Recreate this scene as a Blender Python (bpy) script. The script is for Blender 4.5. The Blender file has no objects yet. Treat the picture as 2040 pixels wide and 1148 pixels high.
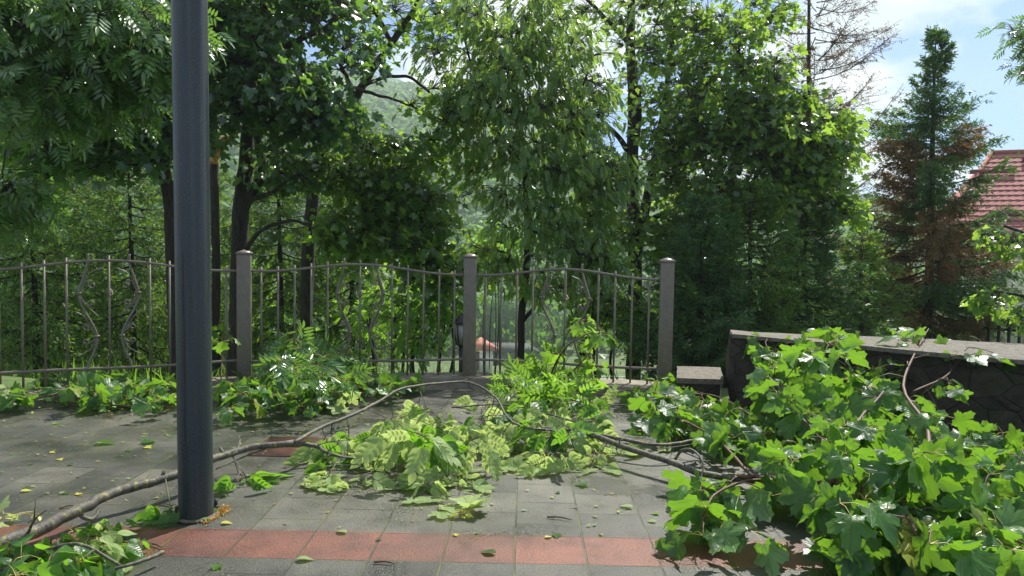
import bpy, math, random, zlib
import numpy as np
from mathutils import Matrix, Vector

# ------------------------------------------------------------------ camera, sky, sun, exposure
SC = bpy.context.scene
COL = SC.collection
F = 1500.0                       # focal length in pixels of the 2040 px wide photograph
CAM = np.array([0.0, 0.0, 1.28])
YAW, PITCH, ROLL = math.radians(0.88), math.atan(76 / F), 0.0145
fw = np.array([-math.sin(YAW) * math.cos(PITCH), math.cos(YAW) * math.cos(PITCH), -math.sin(PITCH)])
r0 = np.array([math.cos(YAW), math.sin(YAW), 0.0])
u0 = np.cross(r0, fw)
rt = r0 * math.cos(ROLL) + u0 * math.sin(ROLL)
up = u0 * math.cos(ROLL) - r0 * math.sin(ROLL)
cam = bpy.data.objects.new('camera', bpy.data.cameras.new('camera'))
COL.objects.link(cam)
cam.matrix_world = Matrix(((rt[0], up[0], -fw[0], CAM[0]), (rt[1], up[1], -fw[1], CAM[1]), (rt[2], up[2], -fw[2], CAM[2]), (0, 0, 0, 1)))
cam.data.sensor_width = 36
cam.data.lens = 36 * F / 2040
cam.data.clip_start = 0.05
cam.data.clip_end = 3000
SC.camera = cam

SUN_AZ, SUN_EL = math.radians(31), math.radians(52)
world = bpy.data.worlds.new('World')
SC.world = world
world.use_nodes = True
wt = world.node_tree
wt.nodes.clear()
def wn(t, **k):
    n = wt.nodes.new(t)
    for a, b in k.items(): setattr(n, a, b)
    return n
sky = wn('ShaderNodeTexSky', sky_type='NISHITA', sun_disc=False, sun_elevation=SUN_EL, sun_rotation=SUN_AZ, air_density=1.0, dust_density=1.0, ozone_density=1.5)
bg = wn('ShaderNodeBackground'); bg.inputs[1].default_value = 0.085
wo = wn('ShaderNodeOutputWorld')
tc = wn('ShaderNodeTexCoord')
mp = wn('ShaderNodeMapping'); mp.inputs['Scale'].default_value = (1, 1, 2.0); mp.inputs['Location'].default_value = (1.124, 8.351, 1.8125)
nz = wn('ShaderNodeTexNoise'); nz.inputs['Scale'].default_value = 3.2; nz.inputs['Detail'].default_value = 9; nz.inputs['Roughness'].default_value = 0.52
cr = wn('ShaderNodeValToRGB'); cr.color_ramp.elements[0].position = 0.475; cr.color_ramp.elements[1].position = 0.55
nz2 = wn('ShaderNodeTexNoise'); nz2.inputs['Scale'].default_value = 7; nz2.inputs['Detail'].default_value = 5
cc = wn('ShaderNodeValToRGB')
cc.color_ramp.elements[0].color = (6.0, 6.8, 7.6, 1); cc.color_ramp.elements[0].position = 0.35
cc.color_ramp.elements[1].color = (8.8, 9.0, 9.3, 1); cc.color_ramp.elements[1].position = 0.6
mx = wn('ShaderNodeMix', data_type='RGBA')
mul = wn('ShaderNodeMix', data_type='RGBA', blend_type='MULTIPLY'); mul.inputs[0].default_value = 1.0; mul.inputs[7].default_value = (0.50, 0.69, 1.02, 1)
L = wt.links.new
L(tc.outputs['Generated'], mp.inputs[0]); L(mp.outputs[0], nz.inputs[0]); L(mp.outputs[0], nz2.inputs[0])
L(nz.outputs[0], cr.inputs[0]); L(nz2.outputs[0], cc.inputs[0])
L(sky.outputs[0], mul.inputs[6])
L(cr.outputs[0], mx.inputs[0]); L(mul.outputs[2], mx.inputs[6]); L(cc.outputs[0], mx.inputs[7])
L(mx.outputs[2], bg.inputs[0]); L(bg.outputs[0], wo.inputs[0])

sun = bpy.data.objects.new('sun', bpy.data.lights.new('sun', 'SUN'))
COL.objects.link(sun)
sun.data.energy = 5.0
sun.data.angle = math.radians(0.5)
sun.data.color = (1.0, 0.955, 0.88)
sd = Vector((math.sin(SUN_AZ) * math.cos(SUN_EL), math.cos(SUN_AZ) * math.cos(SUN_EL), math.sin(SUN_EL)))
sun.rotation_euler = sd.to_track_quat('Z', 'Y').to_euler()
sun.location = (10, 20, 40)
SC.view_settings.view_transform = 'Standard'
SC.view_settings.look = 'None'
SC.view_settings.exposure = 0.65
SC.view_settings.gamma = 1
SC.cycles.max_bounces = 7
SC.cycles.diffuse_bounces = 3
SC.cycles.glossy_bounces = 2
SC.cycles.transmission_bounces = 4
SC.cycles.volume_bounces = 0
SC.cycles.sample_clamp_indirect = 6

# ------------------------------------------------------------------ helpers
rng = np.random.default_rng(7)
def ray(px, py): return fw + rt * ((px - 1020) / F) + up * ((574 - py) / F)
def P(px, py, D):
    d = ray(px, py); return CAM + d * (D / d[1])
def G(px, py, z=0.0):
    d = ray(px, py); return CAM + d * ((z - CAM[2]) / d[2])
def proj(w):
    v = np.asarray(w) - CAM; c = v @ fw
    return 1020 + F * (v @ rt) / c, 574 - F * (v @ up) / c
def nrm(a): return a / np.maximum(np.linalg.norm(a, axis=-1, keepdims=True), 1e-9)

def sstep(a, b, x):
    t = np.clip((np.asarray(x, float) - a) / (b - a), 0, 1); return t * t * (3 - 2 * t)
def tz(x, y):
    """height of the slope and valley behind the plaza"""
    x = np.asarray(x, float); y = np.asarray(y, float)
    z = -0.25 - 1.2 * sstep(8.0, 12.5, y) - 0.168 * np.clip(y - 11, 0, 84)
    z = z + 0.9 * sstep(8.5, 12, y) * (1 - sstep(15, 24, y)) * 0.3
    rise = np.clip(-x - 2.5, 0, 20) * 0.10 * sstep(9, 16, y) * (1 - sstep(45, 80, y))
    right = np.clip(x - 3.5, 0, 14) * 0.12 * sstep(9, 15, y) * (1 - sstep(60, 90, y))
    z = z + rise + right
    az = np.arctan2(x, y)
    el = np.interp(az, [-0.7, -0.35, -0.12, -0.02, 0.1, 0.25, 0.42, 0.7], [0.25, 0.23, 0.20, 0.17, 0.12, 0.08, 0.055, 0.06])
    r = np.hypot(x, y)
    t = np.clip((r - 150) / 330, 0, 1)
    z = z + np.where(r > 150, (el * 480 + 14) * (t ** 0.85), 0)
    return z

LC = {}      # leaf-own coordinates of composed templates
class Geo:
    def __init__(s): s.V = []; s.Fs = []; s.n = 0; s.C = []
    def add(s, V, *Fa, co=None):
        V = np.asarray(V, float).reshape(-1, 3)
        for f in Fa:
            f = np.asarray(f, int)
            if f.size: s.Fs.append(f + s.n)
        s.V.append(V); s.C.append(np.zeros((len(V), 2)) if co is None else co); s.n += len(V)
    def box(s, x0, x1, y0, y1, z0, z1, M=None, o=None):
        V = np.array([[x, y, z] for z in (z0, z1) for y in (y0, y1) for x in (x0, x1)], float)
        if M is not None: V = V @ np.asarray(M)
        if o is not None: V = V + o
        s.add(V, [[0, 2, 3, 1], [4, 5, 7, 6], [0, 1, 5, 4], [2, 6, 7, 3], [0, 4, 6, 2], [1, 3, 7, 5]])
    def tube(s, pts, rad, n=8, cap=True):
        pts = np.asarray(pts, float); k = len(pts)
        rad = np.broadcast_to(np.asarray(rad, float), (k,))
        t = np.gradient(pts, axis=0); t = nrm(t)
        ref = np.array([0, 0, 1.0]) if abs(t[0][2]) < 0.9 else np.array([1.0, 0, 0])
        a = np.cross(t, ref); a = nrm(a); 
        for i in range(1, k):
            v = a[i - 1] - t[i] * (a[i - 1] @ t[i]); a[i] = v / max(np.linalg.norm(v), 1e-9)
        b = np.cross(t, a)
        th = np.arange(n) * 2 * math.pi / n
        ring = pts[:, None] + rad[:, None, None] * (np.cos(th)[None, :, None] * a[:, None] + np.sin(th)[None, :, None] * b[:, None])
        V = ring.reshape(-1, 3)
        i = np.arange(k - 1)[:, None] * n; j = np.arange(n)[None]; j2 = (j + 1) % n
        Q = np.stack([i + j, i + n + j, i + n + j2, i + j2], -1).reshape(-1, 4)
        if cap:
            V = np.vstack([V, pts[0], pts[-1]]); c0 = k * n; jj = np.arange(n)
            T = np.vstack([np.stack([np.full(n, c0), jj, (jj + 1) % n], -1), np.stack([np.full(n, c0 + 1), (k - 1) * n + (jj + 1) % n, (k - 1) * n + jj], -1)])
            s.add(V, Q, T)
        else: s.add(V, Q)
    def tubes(s, Pn, R, n=3):
        """many tubes at once: Pn (m,k,3), R (m,k)"""
        m, k, _ = Pn.shape
        if m == 0: return
        t = nrm(np.gradient(Pn, axis=1))
        ref = np.where(np.abs(t[:, :, 2:3]) < 0.9, np.array([0, 0, 1.0]), np.array([1.0, 0, 0]))
        a = nrm(np.cross(t, ref)); b = np.cross(t, a)
        th = np.arange(n) * 2 * math.pi / n
        V = Pn[:, :, None] + R[:, :, None, None] * (np.cos(th)[:, None] * a[:, :, None] + np.sin(th)[:, None] * b[:, :, None])
        base = np.arange(m)[:, None, None] * (k * n); i = np.arange(k - 1)[None, :, None] * n; j = np.arange(n)[None, None]; j2 = (j + 1) % n
        Q = np.stack([base + i + j, base + i + n + j, base + i + n + j2, base + i + j2], -1).reshape(-1, 4)
        s.add(V, Q)
    def inst(s, tmpl, O, Y, N, size, bend=None, cup=None, wob=0.0):
        """place a flat leaf template many times; Y along the leaf, N its upper side"""
        TV, TF = tmpl; m = len(O)
        if m == 0: return
        Y = nrm(Y); X = nrm(np.cross(Y, N)); Z = np.cross(X, Y)
        bend = np.zeros(m) if bend is None else bend; cup = np.zeros(m) if cup is None else cup
        x = np.broadcast_to(TV[:, 0], (m, len(TV))); y = np.broadcast_to(TV[:, 1], (m, len(TV)))
        z = TV[:, 2] - bend[:, None] * y ** 2 * 0.6 + cup[:, None] * np.abs(x) * 0.8
        if wob:
            ph = rng.uniform(0, 6.28, (m, 2))
            z = z + wob * np.sin(9 * x + ph[:, :1]) * np.cos(8 * y + ph[:, 1:])
        V = O[:, None] + size[:, None, None] * (x[..., None] * X[:, None] + y[..., None] * Y[:, None] + z[..., None] * Z[:, None])
        off = (np.arange(m) * len(TV))[:, None, None]
        s.add(V, *[(np.asarray(f)[None] + off).reshape(-1, np.asarray(f).shape[1]) for f in TF], co=np.tile(LC.get(id(TV), TV[:, :2]), (m, 1)))

ORG = {}
def build(name, g, mat, parent=None, smooth=False, mats=None):
    V = np.vstack(g.V)
    if parent is not None: V = V - ORG[parent.name]
    me = bpy.data.meshes.new(name)
    me.vertices.add(len(V)); me.vertices.foreach_set('co', V.astype(np.float32).ravel())
    tot = sum(f.size for f in g.Fs); npoly = sum(len(f) for f in g.Fs)
    me.loops.add(tot); me.polygons.add(npoly)
    me.loops.foreach_set('vertex_index', np.concatenate([f.ravel() for f in g.Fs]).astype(np.int32))
    ls = np.concatenate([np.full(len(f), f.shape[1]) for f in g.Fs])
    st = np.concatenate([[0], np.cumsum(ls)[:-1]])
    me.polygons.foreach_set('loop_start', st.astype(np.int32))
    if smooth: me.polygons.foreach_set('use_smooth', np.ones(npoly, bool))
    me.update(calc_edges=True)
    me.validate()
    if mat.get('leafco'):
        at = me.attributes.new('leafco', 'FLOAT2', 'POINT'); at.data.foreach_set('vector', np.vstack(g.C).astype(np.float32).ravel())
    me.materials.append(mat)
    o = bpy.data.objects.new(name, me); COL.objects.link(o)
    if parent is not None:
        o.parent = parent; ORG[o.name] = ORG[parent.name]
    else: ORG[o.name] = np.zeros(3)
    return o
def thing(name, loc, label, cat, group=None):
    global rng
    rng = np.random.default_rng(zlib.crc32(label.encode()))
    o = bpy.data.objects.new(name, None); COL.objects.link(o); o.empty_display_size = 0.2
    o.location = loc; ORG[o.name] = np.array(loc, float)
    return tag(o, label, cat, group)
def tag(o, label=None, cat=None, group=None, kind=None):
    if label: o['label'] = label
    if cat: o['category'] = cat
    if group: o['group'] = group
    if kind: o['kind'] = kind
    return o
def single(name, g, mat, label, cat, group=None, kind=None, smooth=False):
    """a thing that is one mesh, with its origin at its base"""
    V = np.vstack(g.V); c = np.array([V[:, 0].mean(), V[:, 1].mean(), V[:, 2].min()])
    g.V = [V - c]; o = build(name, g, mat, None, smooth); o.location = c; ORG[o.name] = c
    return tag(o, label, cat, group, kind)

# ------------------------------------------------------------------ materials
def M(name):
    m = bpy.data.materials.new(name); m.use_nodes = True; t = m.node_tree; t.nodes.clear()
    def n(ty, ins=None, **k):
        nd = t.nodes.new(ty)
        for a, b in k.items(): setattr(nd, a, b)
        for a, b in (ins or {}).items():
            if isinstance(b, bpy.types.NodeSocket): t.links.new(b, nd.inputs[a])
            else: nd.inputs[a].default_value = b
        return nd
    out = n('ShaderNodeOutputMaterial')
    return m, n, out, t
def ramp(n, fac, stops):
    r = n('ShaderNodeValToRGB', {0: fac}); e = r.color_ramp.elements
    e[0].position, e[0].color = stops[0][0], (*stops[0][1], 1)
    e[1].position, e[1].color = stops[-1][0], (*stops[-1][1], 1)
    for p, c in stops[1:-1]:
        q = e.new(p); q.color = (*c, 1)
    return r.outputs[0]
def ge_pos(n): return n('ShaderNodeNewGeometry').outputs['Position']
def leafmat(name, cols, trans, tf=0.38, rough=0.38, back=None, spec=0.5, veins=None):
    m, n, out, t = M(name)
    g = n('ShaderNodeNewGeometry')
    c = ramp(n, g.outputs['Random Per Island'], cols)
    if back is not None:
        c = n('ShaderNodeMix', {0: g.outputs['Backfacing'], 6: c, 7: (*back, 1)}, data_type='RGBA').outputs[2]
    p = n('ShaderNodeBsdfPrincipled', {'Base Color': c, 'Roughness': rough, 'Specular IOR Level': spec})
    tr = n('ShaderNodeBsdfTranslucent', {0: (*trans, 1)})
    if veins:
        m['leafco'] = 1
        at = n('ShaderNodeAttribute', attribute_name='leafco'); sx = n('ShaderNodeSeparateXYZ', {0: at.outputs['Vector']})
        mt = lambda op, a, b=0.0, c_=0.0: n('ShaderNodeMath', {0: a, 1: b, 2: c_}, operation=op).outputs[0]
        ax = mt('ABSOLUTE', sx.outputs[0]); y = sx.outputs[1]
        yy = mt('SUBTRACT', y, 0.02)
        ang = mt('ARCTAN2', ax, yy); r = mt('SQRT', mt('ADD', mt('MULTIPLY', ax, ax), mt('MULTIPLY', yy, yy)))
        def line(a0, w):      # thin wedge round a main vein
            d = mt('MULTIPLY', mt('ABSOLUTE', mt('SUBTRACT', ang, a0)), r); return n('ShaderNodeMapRange', {0: d, 1: 0.0, 2: w, 3: 1.0, 4: 0.0}).outputs[0]
        v = line(0.0, 0.018)
        sv = mt('FRACT', mt('MULTIPLY', mt('SUBTRACT', y, mt('MULTIPLY', ax, 0.75)), 8.5))
        sl = n('ShaderNodeMapRange', {0: mt('ABSOLUTE', mt('SUBTRACT', sv, 0.5)), 1: 0.0, 2: 0.12, 3: 0.3, 4: 0.0}).outputs[0]
        if veins == 'palmate':
            v = mt('MAXIMUM', v, mt('MAXIMUM', line(0.82, 0.015), line(1.6, 0.013))); sl = mt('MULTIPLY', sl, 0.5)
        v = mt('MAXIMUM', v, sl)
        vc = n('ShaderNodeMix', {0: mt('MULTIPLY', v, 0.45), 6: c, 7: (0.30, 0.42, 0.14, 1)}, data_type='RGBA').outputs[2]
        t.links.new(vc, p.inputs['Base Color'])
        tcol = n('ShaderNodeMix', {0: mt('MULTIPLY', v, 0.6), 6: (*trans, 1), 7: tuple(q * 0.45 for q in trans) + (1,)}, data_type='RGBA').outputs[2]; t.links.new(tcol, tr.inputs[0])
        wv = mt('SINE', mt('MULTIPLY', sv, 6.283))
        nzz = n('ShaderNodeTexNoise', {0: ge_pos(n), 'Scale': 45, 'Detail': 3})
        h = mt('ADD', mt('MULTIPLY', wv, 0.05 if veins == 'palmate' else 0.14), mt('ADD', mt('MULTIPLY', v, -0.8), mt('MULTIPLY', nzz.outputs[0], 0.45)))
        bpn = n('ShaderNodeBump', {'Height': h, 'Strength': 0.8, 'Distance': 0.0045}); t.links.new(bpn.outputs[0], p.inputs['Normal'])
    mxs = n('ShaderNodeMixShader', {0: tf, 1: p.outputs[0], 2: tr.outputs[0]})
    t.links.new(mxs.outputs[0], out.inputs[0]); return m
def solid(name, col, rough=0.6, metal=0.0, var=0.15, scale=8.0, bump=0.0, bscale=40.0, spec=0.5):
    m, n, out, t = M(name)
    tc = n('ShaderNodeTexCoord')
    nz = n('ShaderNodeTexNoise', {0: tc.outputs['Object'], 'Scale': scale, 'Detail': 6})
    lo = tuple(c * (1 - var) for c in col); hi = tuple(min(1, c * (1 + var)) for c in col)
    c = ramp(n, nz.outputs[0], [(0.3, lo), (0.7, hi)])
    p = n('ShaderNodeBsdfPrincipled', {'Base Color': c, 'Roughness': rough, 'Metallic': metal, 'Specular IOR Level': spec})
    if bump:
        nb = n('ShaderNodeTexNoise', {0: tc.outputs['Object'], 'Scale': bscale, 'Detail': 5})
        b = n('ShaderNodeBump', {'Height': nb.outputs[0], 'Strength': bump, 'Distance': 0.01}); t.links.new(b.outputs[0], p.inputs['Normal'])
    t.links.new(p.outputs[0], out.inputs[0]); return m
def barkmat(name, a, b, lichen=None, rough=0.85, scale=14, lth=0.62):
    m, n, out, t = M(name)
    tc = n('ShaderNodeTexCoord')
    mp = n('ShaderNodeMapping', {0: tc.outputs['Object'], 'Scale': (1, 1, 0.25)})
    nz = n('ShaderNodeTexNoise', {0: mp.outputs[0], 'Scale': scale * 2, 'Detail': 8, 'Roughness': 0.65})
    c = ramp(n, nz.outputs[0], [(0.35, a), (0.65, b)])
    if lichen:
        n2 = n('ShaderNodeTexNoise', {0: tc.outputs['Object'], 'Scale': scale * 2.6, 'Detail': 8, 'Roughness': 0.7})
        f = ramp(n, n2.outputs[0], [(lth, (0, 0, 0)), (lth + 0.05, (1, 1, 1))])
        c = n('ShaderNodeMix', {0: f, 6: c, 7: (*lichen, 1)}, data_type='RGBA').outputs[2]
    p = n('ShaderNodeBsdfPrincipled', {'Base Color': c, 'Roughness': rough})
    b_ = n('ShaderNodeBump', {'Height': nz.outputs[0], 'Strength': 0.7, 'Distance': 0.012}); t.links.new(b_.outputs[0], p.inputs['Normal'])
    t.links.new(p.outputs[0], out.inputs[0]); return m
def pavermat(name, c1, c2, joint, offset, moss=(0.10, 0.115, 0.03)):
    m, n, out, t = M(name)
    g = n('ShaderNodeNewGeometry')
    s = n('ShaderNodeSeparateXYZ', {0: g.outputs['Position']})
    v = n('ShaderNodeCombineXYZ', {0: s.outputs[1], 1: s.outputs[0]})
    v2 = n('ShaderNodeMapping', {0: v.outputs[0], 'Location': (-float(G(1009, 1123)[1]) + 0.3 * 20, 0.02 + 0.3 * 60, 0)})
    br = n('ShaderNodeTexBrick', {'Vector': v2.outputs[0], 'Color1': (0, 0, 0, 1), 'Color2': (1, 1, 1, 1), 'Mortar': (0.5, 0.5, 0.5, 1), 'Scale': 1, 'Mortar Size': 0.0048, 'Mortar Smooth': 0.3, 'Bias': 0, 'Brick Width': 0.3, 'Row Height': 0.3}, offset=offset, squash=1)
    br.offset_frequency = 2
    P3 = g.outputs['Position']
    fine = n('ShaderNodeTexNoise', {0: P3, 'Scale': 110, 'Detail': 4, 'Roughness': 0.75})
    mid = n('ShaderNodeTexNoise', {0: P3, 'Scale': 5, 'Detail': 6, 'Roughness': 0.6})
    wet = n('ShaderNodeTexNoise', {0: P3, 'Scale': 1.4, 'Detail': 5, 'Roughness': 0.55})
    base = n('ShaderNodeMix', {0: br.outputs[0], 6: (*c1, 1), 7: (*c2, 1)}, data_type='RGBA').outputs[2]
    sp = ramp(n, fine.outputs[0], [(0.33, (0.35, 0.35, 0.35)), (0.5, (0.85, 0.85, 0.85)), (0.7, (1.9, 1.85, 1.75))])
    base = n('ShaderNodeMix', {0: 0.85, 6: base, 7: sp}, data_type='RGBA', blend_type='MULTIPLY').outputs[2]
    st = ramp(n, mid.outputs[0], [(0.3, (0.45, 0.44, 0.38)), (0.5, (1, 1, 1)), (0.72, (1.4, 1.36, 1.2))])
    base = n('ShaderNodeMix', {0: 0.8, 6: base, 7: st}, data_type='RGBA', blend_type='MULTIPLY').outputs[2]
    wm = ramp(n, wet.outputs[0], [(0.38, (1.15, 1.15, 1.12)), (0.62, (0.7, 0.7, 0.7))])
    base = n('ShaderNodeMix', {0: 1.0, 6: base, 7: wm}, data_type='RGBA', blend_type='MULTIPLY').outputs[2]
    mossn = n('ShaderNodeTexNoise', {0: P3, 'Scale': 3.3, 'Detail': 4})
    jc = ramp(n, mossn.outputs[0], [(0.42, joint), (0.6, moss)])
    base = n('ShaderNodeMix', {0: br.outputs['Fac'], 6: base, 7: jc}, data_type='RGBA').outputs[2]
    ro = n('ShaderNodeMapRange', {0: wet.outputs[0], 1: 0.36, 2: 0.66, 3: 0.42, 4: 0.06}).outputs[0]
    fr = n('ShaderNodeMath', {0: fine.outputs[0], 1: 0.25, 2: ro}, operation='MULTIPLY_ADD').outputs[0]
    h = n('ShaderNodeMath', {0: br.outputs['Fac'], 1: -1.6, 2: fine.outputs[0]}, operation='MULTIPLY_ADD').outputs[0]
    bp = n('ShaderNodeBump', {'Height': h, 'Strength': 0.8, 'Distance': 0.005})
    p = n('ShaderNodeBsdfPrincipled', {'Base Color': base, 'Roughness': fr, 'Normal': bp.outputs[0], 'Specular IOR Level': 0.6})
    t.links.new(p.outputs[0], out.inputs[0]); return m

MAT = {}
MAT['paver'] = pavermat('grey_pavers', (0.046, 0.049, 0.040), (0.112, 0.109, 0.088), (0.02, 0.02, 0.017), 0.5)
MAT['paver_red'] = pavermat('red_pavers', (0.13, 0.048, 0.032), (0.225, 0.080, 0.050), (0.05, 0.03, 0.02), 0.0)
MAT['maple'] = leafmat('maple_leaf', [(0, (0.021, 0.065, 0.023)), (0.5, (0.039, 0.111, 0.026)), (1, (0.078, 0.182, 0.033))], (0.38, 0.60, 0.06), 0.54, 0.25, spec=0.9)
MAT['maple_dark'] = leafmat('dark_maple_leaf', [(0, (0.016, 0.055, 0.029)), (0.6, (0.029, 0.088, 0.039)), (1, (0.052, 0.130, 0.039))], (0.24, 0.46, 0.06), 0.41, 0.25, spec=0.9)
MAT['ash'] = leafmat('ash_leaflet', [(0, (0.033, 0.098, 0.029)), (0.5, (0.058, 0.143, 0.033)), (1, (0.104, 0.221, 0.039))], (0.24, 0.45, 0.06), 0.36, 0.25, spec=0.9)
MAT['birch'] = leafmat('birch_leaf', [(0, (0.039, 0.104, 0.029)), (0.5, (0.072, 0.169, 0.039)), (1, (0.130, 0.247, 0.052))], (0.40, 0.60, 0.09), 0.52, 0.25, spec=0.9)
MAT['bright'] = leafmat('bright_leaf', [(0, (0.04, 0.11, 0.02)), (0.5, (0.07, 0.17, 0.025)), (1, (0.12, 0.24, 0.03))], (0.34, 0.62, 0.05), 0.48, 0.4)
MAT['fallen'] = leafmat('fallen_maple_leaf', [(0, (0.014, 0.062, 0.018)), (0.55, (0.030, 0.105, 0.02)), (0.9, (0.065, 0.18, 0.025)), (0.96, (0.22, 0.30, 0.05)), (1, (0.34, 0.34, 0.05))], (0.28, 0.56, 0.03), 0.36, 0.38, back=(0.16, 0.30, 0.10), spec=0.55, veins='palmate')
MAT['fallen_oval'] = leafmat('fallen_oval_leaf', [(0, (0.02, 0.075, 0.02)), (0.55, (0.04, 0.12, 0.022)), (1, (0.07, 0.19, 0.03))], (0.30, 0.62, 0.035), 0.42, 0.3, back=(0.16, 0.30, 0.09), spec=0.55, veins='pinnate')
MAT['fallen_pale'] = leafmat('upturned_leaf', [(0, (0.30, 0.44, 0.16)), (0.5, (0.38, 0.52, 0.20)), (1, (0.46, 0.60, 0.25))], (0.54, 0.68, 0.20), 0.52, 0.5, back=(0.10, 0.26, 0.04), veins='pinnate')
MAT['yellow'] = leafmat('yellow_leaf', [(0, (0.45, 0.42, 0.05)), (1, (0.6, 0.6, 0.12))], (0.6, 0.6, 0.08), 0.3, 0.45)
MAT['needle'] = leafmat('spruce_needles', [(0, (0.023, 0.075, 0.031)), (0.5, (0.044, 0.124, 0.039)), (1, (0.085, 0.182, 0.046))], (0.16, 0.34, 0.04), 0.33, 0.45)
MAT['needle_lit'] = leafmat('sunlit_tone_needles', [(0, (0.039, 0.104, 0.023)), (0.5, (0.072, 0.163, 0.033)), (1, (0.117, 0.234, 0.039))], (0.30, 0.50, 0.04), 0.37, 0.5)  # same spruce needles, sunlight put into the colour as a paler green
MAT['needle_brown'] = leafmat('dry_spruce_needles', [(0, (0.13, 0.07, 0.03)), (0.5, (0.21, 0.115, 0.045)), (1, (0.15, 0.13, 0.045))], (0.36, 0.20, 0.06), 0.28, 0.7)
MAT['far'] = leafmat('far_wood_leaf', [(0, (0.035, 0.11, 0.022)), (0.5, (0.07, 0.18, 0.028)), (1, (0.12, 0.25, 0.035))], (0.22, 0.45, 0.04), 0.35, 0.7)
MAT['bark'] = barkmat('bark', (0.012, 0.010, 0.008), (0.045, 0.036, 0.028), (0.05, 0.06, 0.025), lth=0.6)
MAT['limb'] = barkmat('limb_bark', (0.045, 0.042, 0.032), (0.14, 0.13, 0.10), (0.28, 0.27, 0.03), rough=0.6, lth=0.57)
MAT['twig'] = solid('twig', (0.10, 0.055, 0.03), 0.6)
MAT['stalk'] = solid('leaf_stalk', (0.38, 0.34, 0.07), 0.5)
MAT['wood'] = solid('torn_wood', (0.55, 0.30, 0.10), 0.8, var=0.35, scale=20, bump=0.5)
MAT['fence'] = solid('fence_paint', (0.17, 0.15, 0.112), 0.42, 0.0, 0.14, 22, 0.15, 160)
MAT['cap'] = solid('post_cap_paint', (0.24, 0.2, 0.17), 0.3, 0.0, 0.1)
MAT['concrete'] = solid('kerb_concrete', (0.20, 0.18, 0.13), 0.75, 0, 0.45, 9, 0.5, 90)
MAT['soil'] = solid('soil', (0.06, 0.05, 0.03), 0.9, 0, 0.4, 3, 0.5, 30)
MAT['litter'] = leafmat('litter', [(0, (0.20, 0.10, 0.04)), (0.3, (0.30, 0.20, 0.06)), (0.55, (0.38, 0.42, 0.08)), (1, (0.12, 0.30, 0.05))], (0.3, 0.35, 0.05), 0.2, 0.5)
MAT['sawdust'] = leafmat('moss_and_sawdust', [(0, (0.50, 0.20, 0.06)), (0.7, (0.60, 0.36, 0.08)), (1, (0.30, 0.42, 0.04))], (0.4, 0.25, 0.05), 0.15, 0.8)

# pole paint: dark blue-grey with vertical streaks
m, n, out, t = M('pole_paint')
tcn = n('ShaderNodeTexCoord'); mpn = n('ShaderNodeMapping', {0: tcn.outputs['Object'], 'Scale': (30, 30, 0.6)})
st = n('ShaderNodeTexNoise', {0: mpn.outputs[0], 'Scale': 1.0, 'Detail': 6})
sp = n('ShaderNodeTexNoise', {0: tcn.outputs['Object'], 'Scale': 260, 'Detail': 2})
dirt = n('ShaderNodeTexNoise', {0: tcn.outputs['Object'], 'Scale': 4, 'Detail': 6})
c = ramp(n, st.outputs[0], [(0.3, (0.012, 0.02, 0.024)), (0.7, (0.036, 0.050, 0.058))])
c = n('ShaderNodeMix', {0: ramp(n, dirt.outputs[0], [(0.45, (0, 0, 0)), (0.9, (0.6, 0.6, 0.6))]), 6: c, 7: (0.035, 0.04, 0.025, 1)}, data_type='RGBA').outputs[2]
c = n('ShaderNodeMix', {0: ramp(n, sp.outputs[0], [(0.62, (0, 0, 0)), (0.66, (0.6, 0.6, 0.6))]), 6: c, 7: (0.13, 0.14, 0.13, 1)}, data_type='RGBA').outputs[2]
rg = n('ShaderNodeMapRange', {0: dirt.outputs[0], 1: 0.3, 2: 0.7, 3: 0.26, 4: 0.45})
bp = n('ShaderNodeBump', {'Height': st.outputs[0], 'Strength': 0.4, 'Distance': 0.01})
pb = n('ShaderNodeBsdfPrincipled', {'Base Color': c, 'Roughness': rg.outputs[0], 'Normal': bp.outputs[0]})
t.links.new(pb.outputs[0], out.inputs[0]); MAT['pole'] = m

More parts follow.
